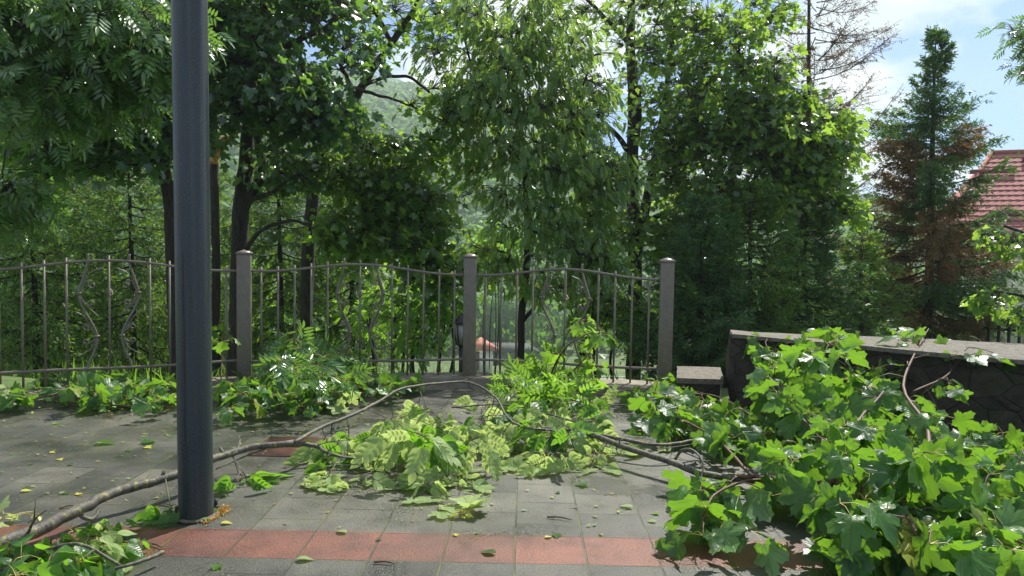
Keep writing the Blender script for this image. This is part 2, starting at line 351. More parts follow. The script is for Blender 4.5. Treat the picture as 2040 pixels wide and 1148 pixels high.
def stonemat(name, a, b, moss=None, sc=3.0, rough=0.85):
    m, n, out, t = M(name)
    tc = n('ShaderNodeTexCoord')
    v = n('ShaderNodeTexVoronoi', {0: tc.outputs['Object'], 'Scale': sc * 6}, feature='F1')
    nz = n('ShaderNodeTexNoise', {0: tc.outputs['Object'], 'Scale': sc * 5, 'Detail': 9, 'Roughness': 0.7})
    c = ramp(n, nz.outputs[0], [(0.32, a), (0.68, b)])
    if moss:
        n2 = n('ShaderNodeTexNoise', {0: tc.outputs['Object'], 'Scale': sc * 1.7, 'Detail': 6})
        c = n('ShaderNodeMix', {0: ramp(n, n2.outputs[0], [(0.55, (0, 0, 0)), (0.7, (0.8, 0.8, 0.8))]), 6: c, 7: (*moss, 1)}, data_type='RGBA').outputs[2]
    hh = nz.outputs[0]
    if moss:
        mp_ = n('ShaderNodeMapping', {0: tc.outputs['Object'], 'Scale': (1, 1, 1.9)})
        ve = n('ShaderNodeTexVoronoi', {0: mp_.outputs[0], 'Scale': 3.2}, feature='DISTANCE_TO_EDGE')
        vf = n('ShaderNodeTexVoronoi', {0: mp_.outputs[0], 'Scale': 3.2}, feature='F1')
        gv = n('ShaderNodeSeparateXYZ', {0: vf.outputs['Color']}).outputs[0]
        c = n('ShaderNodeMix', {0: 0.9, 6: c, 7: ramp(n, gv, [(0, (0.6, 0.6, 0.58)), (1, (1.05, 1.0, 0.92))])}, data_type='RGBA', blend_type='MULTIPLY').outputs[2]
        jn = ramp(n, ve.outputs['Distance'], [(0.0, (0.25, 0.25, 0.25)), (0.025, (1, 1, 1))])
        c = n('ShaderNodeMix', {0: jn, 6: (0.012, 0.011, 0.009, 1), 7: c}, data_type='RGBA').outputs[2]
        hh = n('ShaderNodeMath', {0: jn, 1: 0.8, 2: nz.outputs[0]}, operation='MULTIPLY_ADD').outputs[0]
    bb = n('ShaderNodeBump', {'Height': hh, 'Strength': 0.9, 'Distance': 0.03})
    p = n('ShaderNodeBsdfPrincipled', {'Base Color': c, 'Roughness': rough, 'Normal': bb.outputs[0]})
    t.links.new(p.outputs[0], out.inputs[0]); return m
MAT['wallstone'] = stonemat('dark_stone', (0.025, 0.022, 0.018), (0.085, 0.075, 0.06), (0.035, 0.045, 0.015))
MAT['capstone'] = stonemat('cap_stone', (0.10, 0.09, 0.07), (0.26, 0.235, 0.185), sc=5)

# ------------------------------------------------------------------ leaf templates (unit length along y)
def fan(outline, c=(0, 0.3), mid=True, fold=0.0):
    o = np.array(outline, float); k = len(o); c = np.array(c, float)
    if mid:
        inner = c + (o - c) * 0.55
        V = np.vstack([o, inner, c[None]])
        i = np.arange(k); j = (i + 1) % k
        Q = np.stack([i, j, k + j, k + i], -1); T = np.stack([k + i, k + j, np.full(k, 2 * k)], -1)
        Fs = [Q, T]
    else:
        V = np.vstack([o, c[None]]); i = np.arange(k); j = (i + 1) % k
        Fs = [np.stack([i, j, np.full(k, k)], -1)]
    z = np.abs(V[:, 0]) * fold
    return np.column_stack([V, z]), Fs
half = [(0.04, 0.02), (0.20, -0.10), (0.27, -0.03), (0.42, -0.02), (0.38, 0.08), (0.42, 0.15), (0.33, 0.21), (0.47, 0.28), (0.53, 0.36), (0.66, 0.44), (0.60, 0.52), (0.60, 0.62), (0.46, 0.60), (0.36, 0.64), (0.22, 0.52), (0.28, 0.66), (0.24, 0.72), (0.24, 0.82), (0.12, 0.88), (0, 1.02)]
full = half + [(-x, y) for x, y in half[-2::-1]]
MAPLE = fan(full, (0, 0.26), True, 0.12)
half_s = [(0.0, 0.02), (0.24, -0.06), (0.40, 0.02), (0.32, 0.2), (0.62, 0.46), (0.44, 0.58), (0.24, 0.52), (0.26, 0.76), (0.0, 1.0)]
MAPLE_S = fan(half_s + [(-x, y) for x, y in half_s[-2:0:-1]], (0, 0.26), False, 0.15)
ov = [(0.0, 0.0), (0.16, 0.08), (0.29, 0.25), (0.33, 0.45), (0.25, 0.66), (0.10, 0.88), (0, 1.08)]
OVATE = fan(ov + [(-x, y) for x, y in ov[-2:0:-1]], (0, 0.45), True, 0.18)
ovs = [(0.0, 0.0), (0.27, 0.22), (0.30, 0.5), (0, 1.0)]
OVATE_S = fan(ovs + [(-x, y) for x, y in ovs[-2:0:-1]], (0, 0.45), False, 0.2)
la = [(0, 0), (0.10, 0.15), (0.15, 0.42), (0.10, 0.72), (0, 1.0)]
KEEP = []
def compose(parts):
    """several leaves on a stalk as one template"""
    Vs, Fd, n = [], {}, 0
    for (V, Fs), (x, y), ang, s in parts:
        ca, sa = math.cos(ang), math.sin(ang)
        W = V.copy(); W[:, 0] = x + s * (V[:, 0] * ca + V[:, 1] * sa); W[:, 1] = y + s * (-V[:, 0] * sa + V[:, 1] * ca); W[:, 2] = V[:, 2] * s
        Vs.append(W)
        for f in Fs: Fd.setdefault(f.shape[1], []).append(f + n)
        n += len(V)
    TV = np.vstack(Vs); LC[id(TV)] = np.vstack([p[0][0][:, :2] for p in parts]); KEEP.append(TV)
    return TV, [np.vstack(v) for v in Fd.values()]
LAN = fan(la + [(-x, y) for x, y in la[-2:0:-1]], (0, 0.42), False, 0.25)
ASH = compose([(LAN, (sx * 0.02, 0.18 + 0.17 * k), sx * 1.0, 0.44 - 0.02 * k) for k in range(4) for sx in (-1, 1)] + [(LAN, (0, 0.74), 0, 0.42)])
SHOOT = compose([(OVATE_S, (sx * 0.01, 0.08 + 0.13 * k + 0.03 * (sx > 0)), sx * 0.9, 0.27) for k in range(5) for sx in (-1, 1)] + [(OVATE_S, (0, 0.75), 0, 0.26)])
ELM = compose([(OVATE, (0.01 * sx, 0.06 + 0.15 * k + 0.06 * (sx > 0)), sx * 0.85, 0.34 - 0.01 * k) for k in range(4) for sx in (-1, 1)] + [(OVATE, (0, 0.68), 0.1, 0.34)])
blade = (np.array([[-0.03, 0, 0], [0.03, 0, 0], [0.02, 0.55, 0], [-0.02, 0.55, 0], [0, 1, 0]]), [np.array([[0, 1, 2, 3]]), np.array([[3, 2, 4]])])
diamond = (np.array([[0, 0, 0], [0.13, 0.4, 0], [0, 1, 0], [-0.13, 0.4, 0]]), [np.array([[0, 1, 2, 3]])])
tuft = (np.array([[-0.5, -0.4, 0], [0.4, -0.5, 0.1], [0.55, 0.3, -0.05], [0.0, 0.6, 0.1], [-0.5, 0.3, 0]]), [np.array([[0, 1, 2, 3, 4]])])

# ------------------------------------------------------------------ growing things
def spline(pts, per=6):
    p = np.asarray(pts, float)
    if len(p) < 3: return np.array([p[0] + (p[-1] - p[0]) * t for t in np.linspace(0, 1, per + 1)])
    q = np.vstack([2 * p[0] - p[1], p, 2 * p[-1] - p[-2]]); out = []
    for i in range(1, len(q) - 2):
        for t in np.linspace(0, 1, per, endpoint=False):
            a, b, c, d = q[i - 1], q[i], q[i + 1], q[i + 2]
            out.append(0.5 * ((2 * b) + (-a + c) * t + (2 * a - 5 * b + 4 * c - d) * t * t + (-a + 3 * b - 3 * c + d) * t ** 3))
    out.append(p[-1]); return np.array(out)
class Skel:
    def __init__(s): s.P = np.zeros((0, 3)); s.R = np.zeros(0); s.g = Geo()
    def path(s, pts, rad, n=8, per=6, jit=0.0):
        c = spline(np.column_stack([pts, rad]), per)
        if jit:
            c[1:-1, :3] += rng.normal(0, jit, (len(c) - 2, 3))
        s.g.tube(c[:, :3], np.maximum(c[:, 3], 0.0015), n)
        s.P = np.vstack([s.P, c[:, :3]]); s.R = np.concatenate([s.R, c[:, 3]])
    def grow(s, C, rmin=0.006, sag=0.12, low=True, n=5, k=7, rk=0.45):
        d0 = np.array([np.min(np.linalg.norm(s.P - c, axis=1)) for c in C])
        for c in C[np.argsort(d0)]:
            d = np.linalg.norm(s.P - c, axis=1)
            w = d + (np.maximum(s.P[:, 2] - c[2], 0) * 0.7 if low else 0) + (s.R < rmin * 1.2) * 0.05
            i = int(np.argmin(w)); a = s.P[i]; dist = d[i]
            if dist < 0.02: continue
            t = np.linspace(0, 1, k)[:, None]
            mid = np.sin(t * math.pi) * (np.array([0, 0, sag * dist]) + rng.normal(0, 0.06 * dist, 3))
            pts = a + (c - a) * t + mid
            pts[1:-1] += rng.normal(0, 0.025 * dist, (k - 2, 3))
            ra = min(s.R[i] * 0.7, rmin + rk * 0.03 * dist)
            ra = max(ra, rmin * 1.1); rad = np.linspace(ra, rmin, k)
            s.g.tube(pts, rad, n, cap=False)
            s.P = np.vstack([s.P, pts[1:]]); s.R = np.concatenate([s.R, rad[1:]])

def spray(g, tw, C, tmpl, m, size, spread=0.3, flat=0.6, droop=0.5, tilt=0.5, bend=0.4, wob=0.0, outv=None, twr=0.0025, face=None, cup=0.0, upn=1.0):
    """m leaves round each cluster centre, each on its own stalk"""
    N = len(C) * m
    if N == 0: return
    c = np.repeat(C, m, axis=0)
    off = nrm(rng.normal(0, 1, (N, 3))) * (rng.uniform(0.15, 1, (N, 1)) ** 0.6) * spread; off[:, 2] *= flat
    if outv is not None: off += np.repeat(outv, m, axis=0) * spread * 0.4
    O = c + off
    Y = nrm(off * np.array([1, 1, 0.4])) * 0.8 + rng.normal(0, 0.35, (N, 3)); Y[:, 2] -= droop
    Nn = np.array([0, 0, upn]) + rng.normal(0, tilt, (N, 3))
    if face is not None: Nn = Nn + np.asarray(face)
    sz = size * rng.uniform(0.5, 1.25, N)
    g.inst(tmpl, O, Y, Nn, sz, rng.uniform(0, 2 * bend, N), rng.normal(cup, 0.32, N), wob)
    if tw is not None:
        mid = (c + O) / 2; mid[:, 2] += spread * 0.1
        tw.tubes(np.stack([c, mid, O], 1), np.broadcast_to(np.array([twr * 1.5, twr, twr * 0.7]), (N, 3)), 3)

def lobe_pts(lobes):
    out = []
    for (px, py, D, rx, ry, rD, n) in lobes:
        if py < 0: n = max(3, n // 3)
        c = P(px, py, D); s = D / F
        u = nrm(rng.normal(0, 1, (n, 3))) * (rng.uniform(0, 1, (n, 1)) ** 0.4)
        out.append(c + u * np.array([rx * s, rD, ry * s]))
    return np.vstack(out)

def tree(name, label, cat, stems, lobes, kind, m=20, size=0.13, group=None, spread=0.32, bark='bark', droop=0.5, tilt=0.8, sag=0.12, mat=None, bend=0.4):
    base = np.array(P(*stems[0][0][:3])); base[2] = float(tz(base[0], base[1]))
    root = thing(name, base, label, cat, group)
    if kind == 'maple': m = int(m * 1.35); size *= 0.86; spread *= 1.2
    sk = Skel()
    for i, st in enumerate(stems):
        pts = [P(a[0], a[1], a[2]) for a in st]; rad = [a[3] * a[2] / F / 2 for a in st]
        if i == 0:
            pts = [base - np.array([0, 0, 0.3])] + pts; rad = [rad[0] * 1.25] + rad
        sk.path(np.array(pts), np.array(rad), 10, 6, 0.004)
    C = lobe_pts(lobes)
    sk.grow(C, 0.006, sag)
    cr_ = Geo(); tm = {'maple': MAPLE_S, 'ash': ASH, 'birch': SHOOT}[kind]
    ax = C - np.mean(sk.P[:12], axis=0); ax[:, 2] = 0
    spray(cr_, sk.g, C, tm, m, size, spread, 0.65, droop, tilt, bend, outv=nrm(ax), twr=0.003)
    build('trunk', sk.g, MAT[bark], root, True)
    build('crown', cr_, MAT[mat or kind], root)
    return root

def spruce(name, label, px, D, top, width, low=None, nb=110, mat='needle', group=None, dens=1.0, droop=0.6, bark='bark', trunk_w=None, hang=0.7, tw_den=1.0, brown=0.0, seed=None, lean=0.0):
    a = P(px, top, D); zb = float(tz(a[0], a[1])); base = np.array([a[0], a[1], zb])
    root = thing(name, base, label, 'spruce tree', group)
    H = a[2] - zb; R = width * D / F; g = Geo(); nd = Geo(); nbg = Geo()
    w = (trunk_w or 14) * D / F / 2
    ts = np.linspace(0, 1, 9)
    g.tube(np.column_stack([base[0] + lean * ts + 0.03 * np.sin(ts * 5), base[1] + 0 * ts, zb - 0.3 + (H + 0.3) * ts]), w * (1 - ts) ** 0.8 + 0.006, 9)
    zl = 0.08 if low is None else max(0.02, (P(px, low, D)[2] - zb) / H)
    S, T, Ln, Bw = [], [], [], []
    for b in range(nb):
        t = zl + (1 - zl) * (b + rng.uniform()) / nb
        t = min(t, 0.99)
        az = b * 2.4 + rng.uniform(-0.4, 0.4)
        if brown and math.cos(az) > 0.35 and t > 0.45 and rng.uniform() < 0.4: continue
        Lb = R * ((1 - t) / (1 - zl)) ** (0.88 if brown else 0.72) * rng.uniform(0.5, 1.25) + 0.12
        if brown and t > 0.8 and rng.uniform() < 0.35: continue
        if brown and t > 0.8: Lb = 0.16 + 1.5 * (1 - t) * rng.uniform(0.6, 1.3)
        e0 = (2.2 * max(0, t - 0.75) if brown else 0) + 0.5 * t - 0.32 * (1 - t) + rng.uniform(-0.12, 0.12)
        s = np.linspace(0, 1, 7)
        hz = s * Lb * math.cos(e0); vt = s * Lb * math.sin(e0) - droop * 0.25 * Lb * np.sin(s * math.pi * 0.8) + 0.16 * Lb * s ** 3
        pts = np.column_stack([base[0] + lean * t + math.cos(az) * hz, base[1] + math.sin(az) * hz, zb + H * t + vt])
        g.tube(pts, np.linspace(0.006 + 0.008 * Lb, 0.003, 7), 4, False)
        nt = int((12 if Lb > 0.6 else 5) * tw_den + 26 * Lb * tw_den)
        q = np.sort(rng.uniform(0.12, 1, nt)); ii = q * 6; i0 = np.minimum(ii.astype(int), 5); fr = (ii - i0)[:, None]
        sp_ = pts[i0] * (1 - fr) + pts[i0 + 1] * fr
        tan = nrm(pts[i0 + 1] - pts[i0]); side = np.array([-math.sin(az), math.cos(az), 0]) * np.where(rng.uniform(size=nt) < 0.5, -1, 1)[:, None]
        d = tan * rng.uniform(0.3, 0.9, (nt, 1)) + side * rng.uniform(0.3, 0.9, (nt, 1)); d[:, 2] -= hang * rng.uniform(0.2, 1.4, nt) * (1 - 0.7 * t)
        S.append(sp_); T.append(nrm(d)); Ln.append((0.11 + 0.30 * min(1, Lb) * rng.uniform(0.4, 1.3, nt)) * (1 - 0.25 * q))
        hue = (brown > 0) and (math.cos(az) < 0.5) and (0.12 < t < 0.7) and rng.uniform() < brown
        Bw.append(np.full(nt, hue))
    S = np.vstack(S); T = np.vstack(T); Ln = np.concatenate(Ln); Bw = np.concatenate(Bw)
    g.tubes(np.stack([S, S + T * Ln[:, None]], 1), np.broadcast_to([0.003, 0.0015], (len(S), 2)), 3)
    k = max(4, int(15 * dens))
    tt = rng.uniform(0.0, 1.05, (len(S), k)); O = S[:, None] + T[:, None] * (Ln[:, None] * tt)[..., None]
    pr = rng.normal(0, 1, O.shape); pr -= (pr * T[:, None]).sum(-1, keepdims=True) * T[:, None]; pr = nrm(pr)
    Y = T[:, None] * 0.8 + pr * 0.65; Nn = np.cross(Y, T[:, None] + 0.01)
    sel = np.repeat(Bw, k)
    O = O.reshape(-1, 3); Y = Y.reshape(-1, 3); Nn = nrm(Nn.reshape(-1, 3)) + rng.normal(0, 0.3, O.shape)
    sz = rng.uniform(0.045, 0.085, len(O)) * (D / 12) ** 0.5
    nd.inst(diamond, O[~sel], Y[~sel], Nn[~sel], sz[~sel])
    build('trunk', g, MAT[bark], root, True)
    build('crown', nd, MAT[mat], root)
    if sel.any():
        nbg.inst(diamond, O[sel], Y[sel], Nn[sel], sz[sel]); b_ = build('dry_foliage', nbg, MAT['needle_brown'], root); b_['label'] = 'browned dry needles on one side of the crown'
    return root

#SECTION scene
# ------------------------------------------------------------------ the ground
YR0, YR1 = float(G(1009, 1123)[1]), float(G(1009, 1065)[1])                        # the red band
FL = np.array([P(487, 700, 6.8)[0], 6.8]); FM = np.array([P(935, 700, 7.2)[0], 7.2]); FR = np.array([P(1325, 700, 6.8)[0], 6.8])
c1, s1 = 0.87, 0.49
FA = FL - np.array([c1, s1]) * 0.155 * 14
def flat(name, poly, z, mat):
    g = Geo(); g.add([[x, y, z] for x, y in poly], [list(range(len(poly)))]); return tag(build(name, g, mat), kind='structure')
FA2 = FA - np.array([c1, s1]) * 2.6
FAR = FR + np.array([0.75, 0.3]) 
flat('plaza_paving', [(-9, YR1), (12, YR1), (12, 7.9), (3, 7.9), (FR[0] + 0.3, 6.45), (FR[0], 6.42), (FM[0], 6.82), (FL[0] + .03, 6.42), (FA[0], FA[1] - 0.42), (FA2[0], FA2[1] - 0.42), (-9, FA2[1] - 0.5)], 0, MAT['paver'])
flat('red_paving_band', [(-9, YR0), (12, YR0), (12, YR1), (-9, YR1)], 0, MAT['paver_red'])
flat('plaza_paving', [(-9, -6), (12, -6), (12, YR0), (-9, YR0)], 0, MAT['paver'])

# slope, valley and mountain as one sheet
g = Geo()
yy = np.concatenate([np.linspace(-6, 7, 6), np.linspace(7.4, 20, 34), np.linspace(21, 100, 50), np.linspace(104, 700, 90)])
ux = np.linspace(-1, 1, 121)
X = ux[None, :] * (14 + yy[:, None].clip(0) * 1.1); Y = np.broadcast_to(yy[:, None], X.shape)
Z = tz(X, Y) + np.where(Y > 150, 3 * np.sin(X * 0.05 + Y * 0.03) * np.cos(Y * 0.045), 0) + 0.06 * np.sin(X * 2.1 + Y) * np.sin(Y * 1.7) * (Y > 8.5)
Z = np.where(Y < 7.2, -0.35, Z)
k = len(ux); i = np.arange(len(yy) - 1)[:, None] * k; j = np.arange(k - 1)[None]
g.add(np.stack([X, Y, Z], -1), np.stack([i + j, i + j + 1, i + k + j + 1, i + k + j], -1).reshape(-1, 4))
m, n, out, t = M('hillside_ground')
ge = n('ShaderNodeNewGeometry'); nz = n('ShaderNodeTexNoise', {0: ge.outputs['Position'], 'Scale': 0.35, 'Detail': 8}); nz2 = n('ShaderNodeTexNoise', {0: ge.outputs['Position'], 'Scale': 6, 'Detail': 6})
c = ramp(n, nz.outputs[0], [(0.35, (0.05, 0.085, 0.02)), (0.6, (0.10, 0.16, 0.03))])
c = n('ShaderNodeMix', {0: 0.7, 6: c, 7: ramp(n, nz2.outputs[0], [(0.3, (0.5, 0.5, 0.45)), (0.7, (1.3, 1.35, 1.2))])}, data_type='RGBA', blend_type='MULTIPLY').outputs[2]
pb = n('ShaderNodeBsdfPrincipled', {'Base Color': c, 'Roughness': 0.9}); t.links.new(pb.outputs[0], out.inputs[0])
tag(build('hillside', g, m, smooth=True), kind='structure')

# low kerb under the fence
g = Geo()
line = [FA2, FA, FL, FM, FR, FR + np.array([0.35, -0.02])]
def kerb(a, b, w0, w1, z0, z1):
    d = nrm(b - a); nn = np.array([-d[1], d[0]]); L_ = np.linalg.norm(b - a); ks = max(2, int(L_ / 0.12)); V = []
    for q in np.linspace(0, 1, ks + 1):
        c = a + (b - a) * q; e = rng.normal(0, 0.004, 4)
        V += [[*(c + nn * w0), z0], [*(c + nn * (w0 + e[0])), z1 + e[1]], [*(c + nn * (w1 + e[2])), z1 + e[3]], [*(c + nn * w1), z0]]
    V = np.array(V); i = np.arange(ks)[:, None] * 4; j = np.arange(3)[None]
    g.add(V, np.stack([i + j, i + 4 + j, i + 5 + j, i + 1 + j], -1).reshape(-1, 4), [[0, 1, 2, 3], [ks * 4 + 3, ks * 4 + 2, ks * 4 + 1, ks * 4]])
for a, b in zip(line[:-1], line[1:]): kerb(a, b, -0.20, 0.16, -0.3, 0.075)
single('kerb', g, MAT['concrete'], 'low pale concrete kerb running under the metal fence', 'kerb', kind='structure')

# ------------------------------------------------------------------ lamp post
pb0 = G(387, 1033, 0.0); pb0 = np.array([pb0[0], pb0[1] + 0.02, 0.0])
pt = thing('lamp_post', pb0, 'thick dark blue-grey round lamp post standing by the red band', 'lamp post')
g = Geo(); zz = np.concatenate([[0.0, 0.02, 0.05], np.linspace(0.3, 5.6, 12)]); sx = -0.006
R_ = 0.0775
g.tube(np.column_stack([pb0[0] + sx * zz, np.full(len(zz), pb0[1]), zz]), np.full(len(zz), R_), 64)
build('pole', g, MAT['pole'], pt, True)
bk = solid('black_iron', (0.012, 0.012, 0.012), 0.45)
g = Geo(); z_ = np.linspace(0.38, 1.25, 40); a_ = -1.72 + 0.10 * np.cumsum(rng.normal(0, 0.22, 40)) * 0.6
g.tube(np.column_stack([pb0[0] + sx * z_ + R_ * np.cos(a_), pb0[1] + R_ * np.sin(a_), z_]), np.full(40, 0.0018), 5); build('crack', g, bk, pt)
g = Geo(); s = np.linspace(0, 1, 9)
g.tube(np.column_stack([pb0[0] - 0.03 + 0 * s, pb0[1] - 1.1 * s, 5.55 + 0.45 * np.sin(s * 1.57)]), 0.035, 16)
build('arm', g, MAT['pole'], pt, True)
g = Geo(); g.box(-0.14, 0.14, -1.75, -1.05, 5.93, 6.05, o=[pb0[0] - 0.03, pb0[1], 0]); build('lamp_head', g, MAT['pole'], pt)
g = Geo(); g.tube([[pb0[0], pb0[1], 0.004], [pb0[0], pb0[1], 0.014]], 0.10, 32); build('base_flange', g, solid('flange_metal', (0.10, 0.09, 0.07), 0.7), pt)
bolt = solid('bolt_metal', (0.02, 0.02, 0.02), 0.5)
for px, py in ((412, 1030), (430, 1015), (352, 1030)):
    b = G(px, py, 0.0)
    g = Geo(); g.tube([[b[0], b[1], 0.0], [b[0], b[1], 0.022]], 0.016, 6); g.tube([[b[0], b[1], 0.022], [b[0], b[1], 0.05]], 0.009, 10)
    build('anchor_bolt', g, bolt, pt)

# ------------------------------------------------------------------ fence
fence = thing('metal_fence', [FM[0], FM[1], 0.075], 'grey-brown wrought iron fence with wavy top rail and scrollwork on the kerb', 'fence')
PH = {0: 1.205, 1: 1.20, 2: 1.19}
for k_, c in enumerate((FL, FM, FR)):
    ang = {0: 0.25, 1: 0.02, 2: -0.12}[k_]; Mr = np.array([[math.cos(ang), math.sin(ang), 0], [-math.sin(ang), math.cos(ang), 0], [0, 0, 1]])
    h = PH[k_]; w = 0.060
    g = Geo()
    for z0, z1, ww in ((0.07, h, w),): g.box(-ww, ww, -ww, ww, z0, z1, Mr, [c[0], c[1], 0])
    p = build('post', g, MAT['fence'], fence)
    bv = p.modifiers.new('bevel', 'BEVEL'); bv.width = 0.006; bv.segments = 2
    g = Geo(); w2 = 0.067
    V = np.array([[-w2, -w2, h], [w2, -w2, h], [w2, w2, h], [-w2, w2, h], [-w2, -w2, h + .018], [w2, -w2, h + .018], [w2, w2, h + .018], [-w2, w2, h + .018], [0, 0, h + .042]]) @ Mr + [c[0], c[1], 0]
    g.add(V, [[3, 2, 1, 0], [0, 1, 5, 4], [1, 2, 6, 5], [2, 3, 7, 6], [3, 0, 4, 7]], [[4, 5, 8], [5, 6, 8], [6, 7, 8], [7, 4, 8]])
    cp = build('cap', g, MAT['cap'], p)
def bar(g, pts, w=0.011, d=None):
    """square bar along a path"""
    g.tube(pts, w * 1.25, 4)
def panel(A, B, nI, arch, zb, rail0, rail1, left_first=True):
    """one fence bay from post A to post B with nI spacings"""
    A = np.array(A); B = np.array(B); d = (B - A) / nI; L_ = np.linalg.norm(B - A); e = (B - A) / L_; nn = np.array([-e[1], e[0]])
    def W(u, v, o=0.0):
        p = A + e * u + nn * o; return [p[0], p[1], v]
    pn = bpy.data.objects.new('panel', None); COL.objects.link(pn); pn.parent = fence; ORG[pn.name] = ORG[fence.name]
    mid = L_ / 2; sp = L_ / nI
    def topz(u):
        s = abs(u - mid) / mid; lin = rail0 + (rail1 - rail0) * u / L_
        return lin + arch * (0.5 + 0.5 * math.cos(min(1, s / 0.86) * math.pi))
    us = np.linspace(0.05, L_ - 0.05, 34)
    g = Geo()
    V = []
    for u in us:
        z = topz(u); V += [W(u, z - .011, -.012), W(u, z + .011, -.012), W(u, z + .011, .012), W(u, z - .011, .012)]
    i = np.arange(len(us) - 1)[:, None] * 4; j = np.arange(4)[None]; j2 = (j + 1) % 4
    g.add(V, np.stack([i + j, i + 4 + j, i + 4 + j2, i + j2], -1).reshape(-1, 4)); build('top_rail', g, MAT['fence'], pn)
    g = Geo(); V = []
    for u in us: 
        z = zb + 0.006 * math.sin(u * 3.3); V += [W(u, z - .011, -.012), W(u, z + .011, -.012), W(u, z + .011, .012), W(u, z - .011, .012)]
    g.add(V, np.stack([i + j, i + 4 + j, i + 4 + j2, i + j2], -1).reshape(-1, 4)); build('bottom_rail', g, MAT['fence'], pn)
    Mr = np.array([[e[0], e[1], 0], [nn[0], nn[1], 0], [0, 0, 1]])
    for k in range(1, nI):
        u = k * sp; c = k - nI // 2
        if abs(c) == 1: continue
        g = Geo(); z1 = topz(u) + 0.042
        foot = 0.076 if (k % 2 or True) else zb
        g.box(-.0085, .0085, -.0085, .0085, foot, z1, Mr, W(u, 0)); build('picket', g, MAT['fence'], pn)
    u0_ = (nI // 2) * sp; zt = topz(u0_)
    for sgn in (-1, 1):
        prof = [(1.0, 1.06), (1.0, 0.98), (1.22, 0.84), (1.43, 0.70), (1.25, 0.56), (0.86, 0.43), (0.60, 0.30), (0.72, 0.17), (1.0, 0.05), (1.06, -0.02)]
        pts = [W(u0_ + sgn * a * sp, zb + (zt - zb) * b) for a, b in prof]
        g = Geo(); c = spline(pts, 5); 
        rr = 0.011; g.tube(c, rr, 4); 
        cb = build('curved_bar', g, MAT['fence'], pn)
        for q in (3, 6):
            g = Geo(); x = W(u0_ + sgn * prof[q][0] * sp, zb + (zt - zb) * prof[q][1]); g.box(-.021, .021, -.017, .017, -.007, .007, Mr, x); build('collar', g, MAT['fence'], pn)
        # scrolls
        def scroll(cu, cz, r, a0, turns, tail):
            th = np.linspace(0, turns * 2 * math.pi, 26); rr_ = r * (0.25 + 0.75 * th / th[-1])
            sc = [(cu + rr_[q] * math.cos(a0 + th[q]), cz + rr_[q] * math.sin(a0 + th[q])) for q in range(26)] + tail
            pts = spline([W(u0_ + sgn * a * sp, zb + (zt - zb) * b) for a, b in sc], 2)
            g = Geo(); g.tube(pts, np.linspace(0.0045, 0.0065, len(pts)), 5); build('scroll', g, MAT['fence'], pn)
        # inside the wide part
        K = sp / (zt - zb)
        def spir(cu, cv, r, a0, turns, tail, sg=1):
            th = np.linspace(0, turns * 2 * math.pi, 26); rr_ = r * (0.25 + 0.75 * th / th[-1])
            sc = [(cu + rr_[q] * math.cos(a0 + sg * th[q]), cv + K * rr_[q] * math.sin(a0 + sg * th[q])) for q in range(26)] + tail
            pts = spline([W(u0_ + sgn * a * sp, zb + (zt - zb) * b, 0.0) for a, b in sc], 2)
            g = Geo(); g.tube(pts, np.linspace(0.0038, 0.0055, len(pts)), 5); build('scroll', g, MAT['fence'], pn)
        spir(0.80, 0.775, 0.22, 0.0, 1.25, [(1.10, 0.81), (1.32, 0.72), (1.36, 0.67)], 1)
        spir(0.85, 0.605, 0.20, 0.0, 1.25, [(1.12, 0.60), (1.33, 0.66), (1.38, 0.71)], -1)
        spir(1.15, 0.385, 0.17, 3.14, 1.25, [(0.86, 0.36), (0.68, 0.33), (0.64, 0.30)], -1)
        spir(1.15, 0.25, 0.17, 3.14, 1.25, [(0.86, 0.25), (0.68, 0.28), (0.64, 0.31)], 1)
        g = Geo(); g.tube(spline([W(u0_ + sgn * a * sp, zb + (zt - zb) * b) for a, b in [(0.35, 0.93), (0.85, 0.89), (1.2, 0.8), (1.38, 0.70)]], 5), 0.0048, 5); build('scroll', g, MAT['fence'], pn)
        g = Geo(); g.tube(spline([W(u0_ + sgn * a * sp, zb + (zt - zb) * b) for a, b in [(0.5, 0.48), (0.9, 0.55), (1.25, 0.62), (1.39, 0.70)]], 5), 0.0048, 5); build('scroll', g, MAT['fence'], pn)
        g = Geo(); g.tube(spline([W(u0_ + sgn * a * sp, zb + (zt - zb) * b) for a, b in [(1.6, 0.53), (1.25, 0.49), (0.85, 0.38), (0.63, 0.30)]], 5), 0.0048, 5); build('scroll', g, MAT['fence'], pn)
        g = Geo(); g.tube(spline([W(u0_ + sgn * a * sp, zb + (zt - zb) * b) for a, b in [(1.5, 0.12), (1.2, 0.15), (0.85, 0.2), (0.63, 0.30)]], 5), 0.0048, 5); build('scroll', g, MAT['fence'], pn)
    g = Geo(); q = np.linspace(0, 1, 20); zc = zb + (zt - zb) * 0.70
    for ph in range(4):
        a = ph * math.pi / 2 + q * 4.0; r = 0.006 + 0.022 * np.sin(q * math.pi)
        g.tube([W(u0_ + r_ * math.cos(t_), zc - .035 + .07 * h_, r_ * math.sin(t_)) for r_, t_, h_ in zip(r, a, q)], 0.0045, 5)
    build('twisted_basket', g, MAT['fence'], pn)
panel(FL, FM, 14, 0.078, 0.222, 1.055, 1.035)
panel(FM, FR, 12, 0.075, 0.222, 1.035, 1.03)
panel(FA, FL, 14, 0.085, 0.235, 1.06, 1.055)

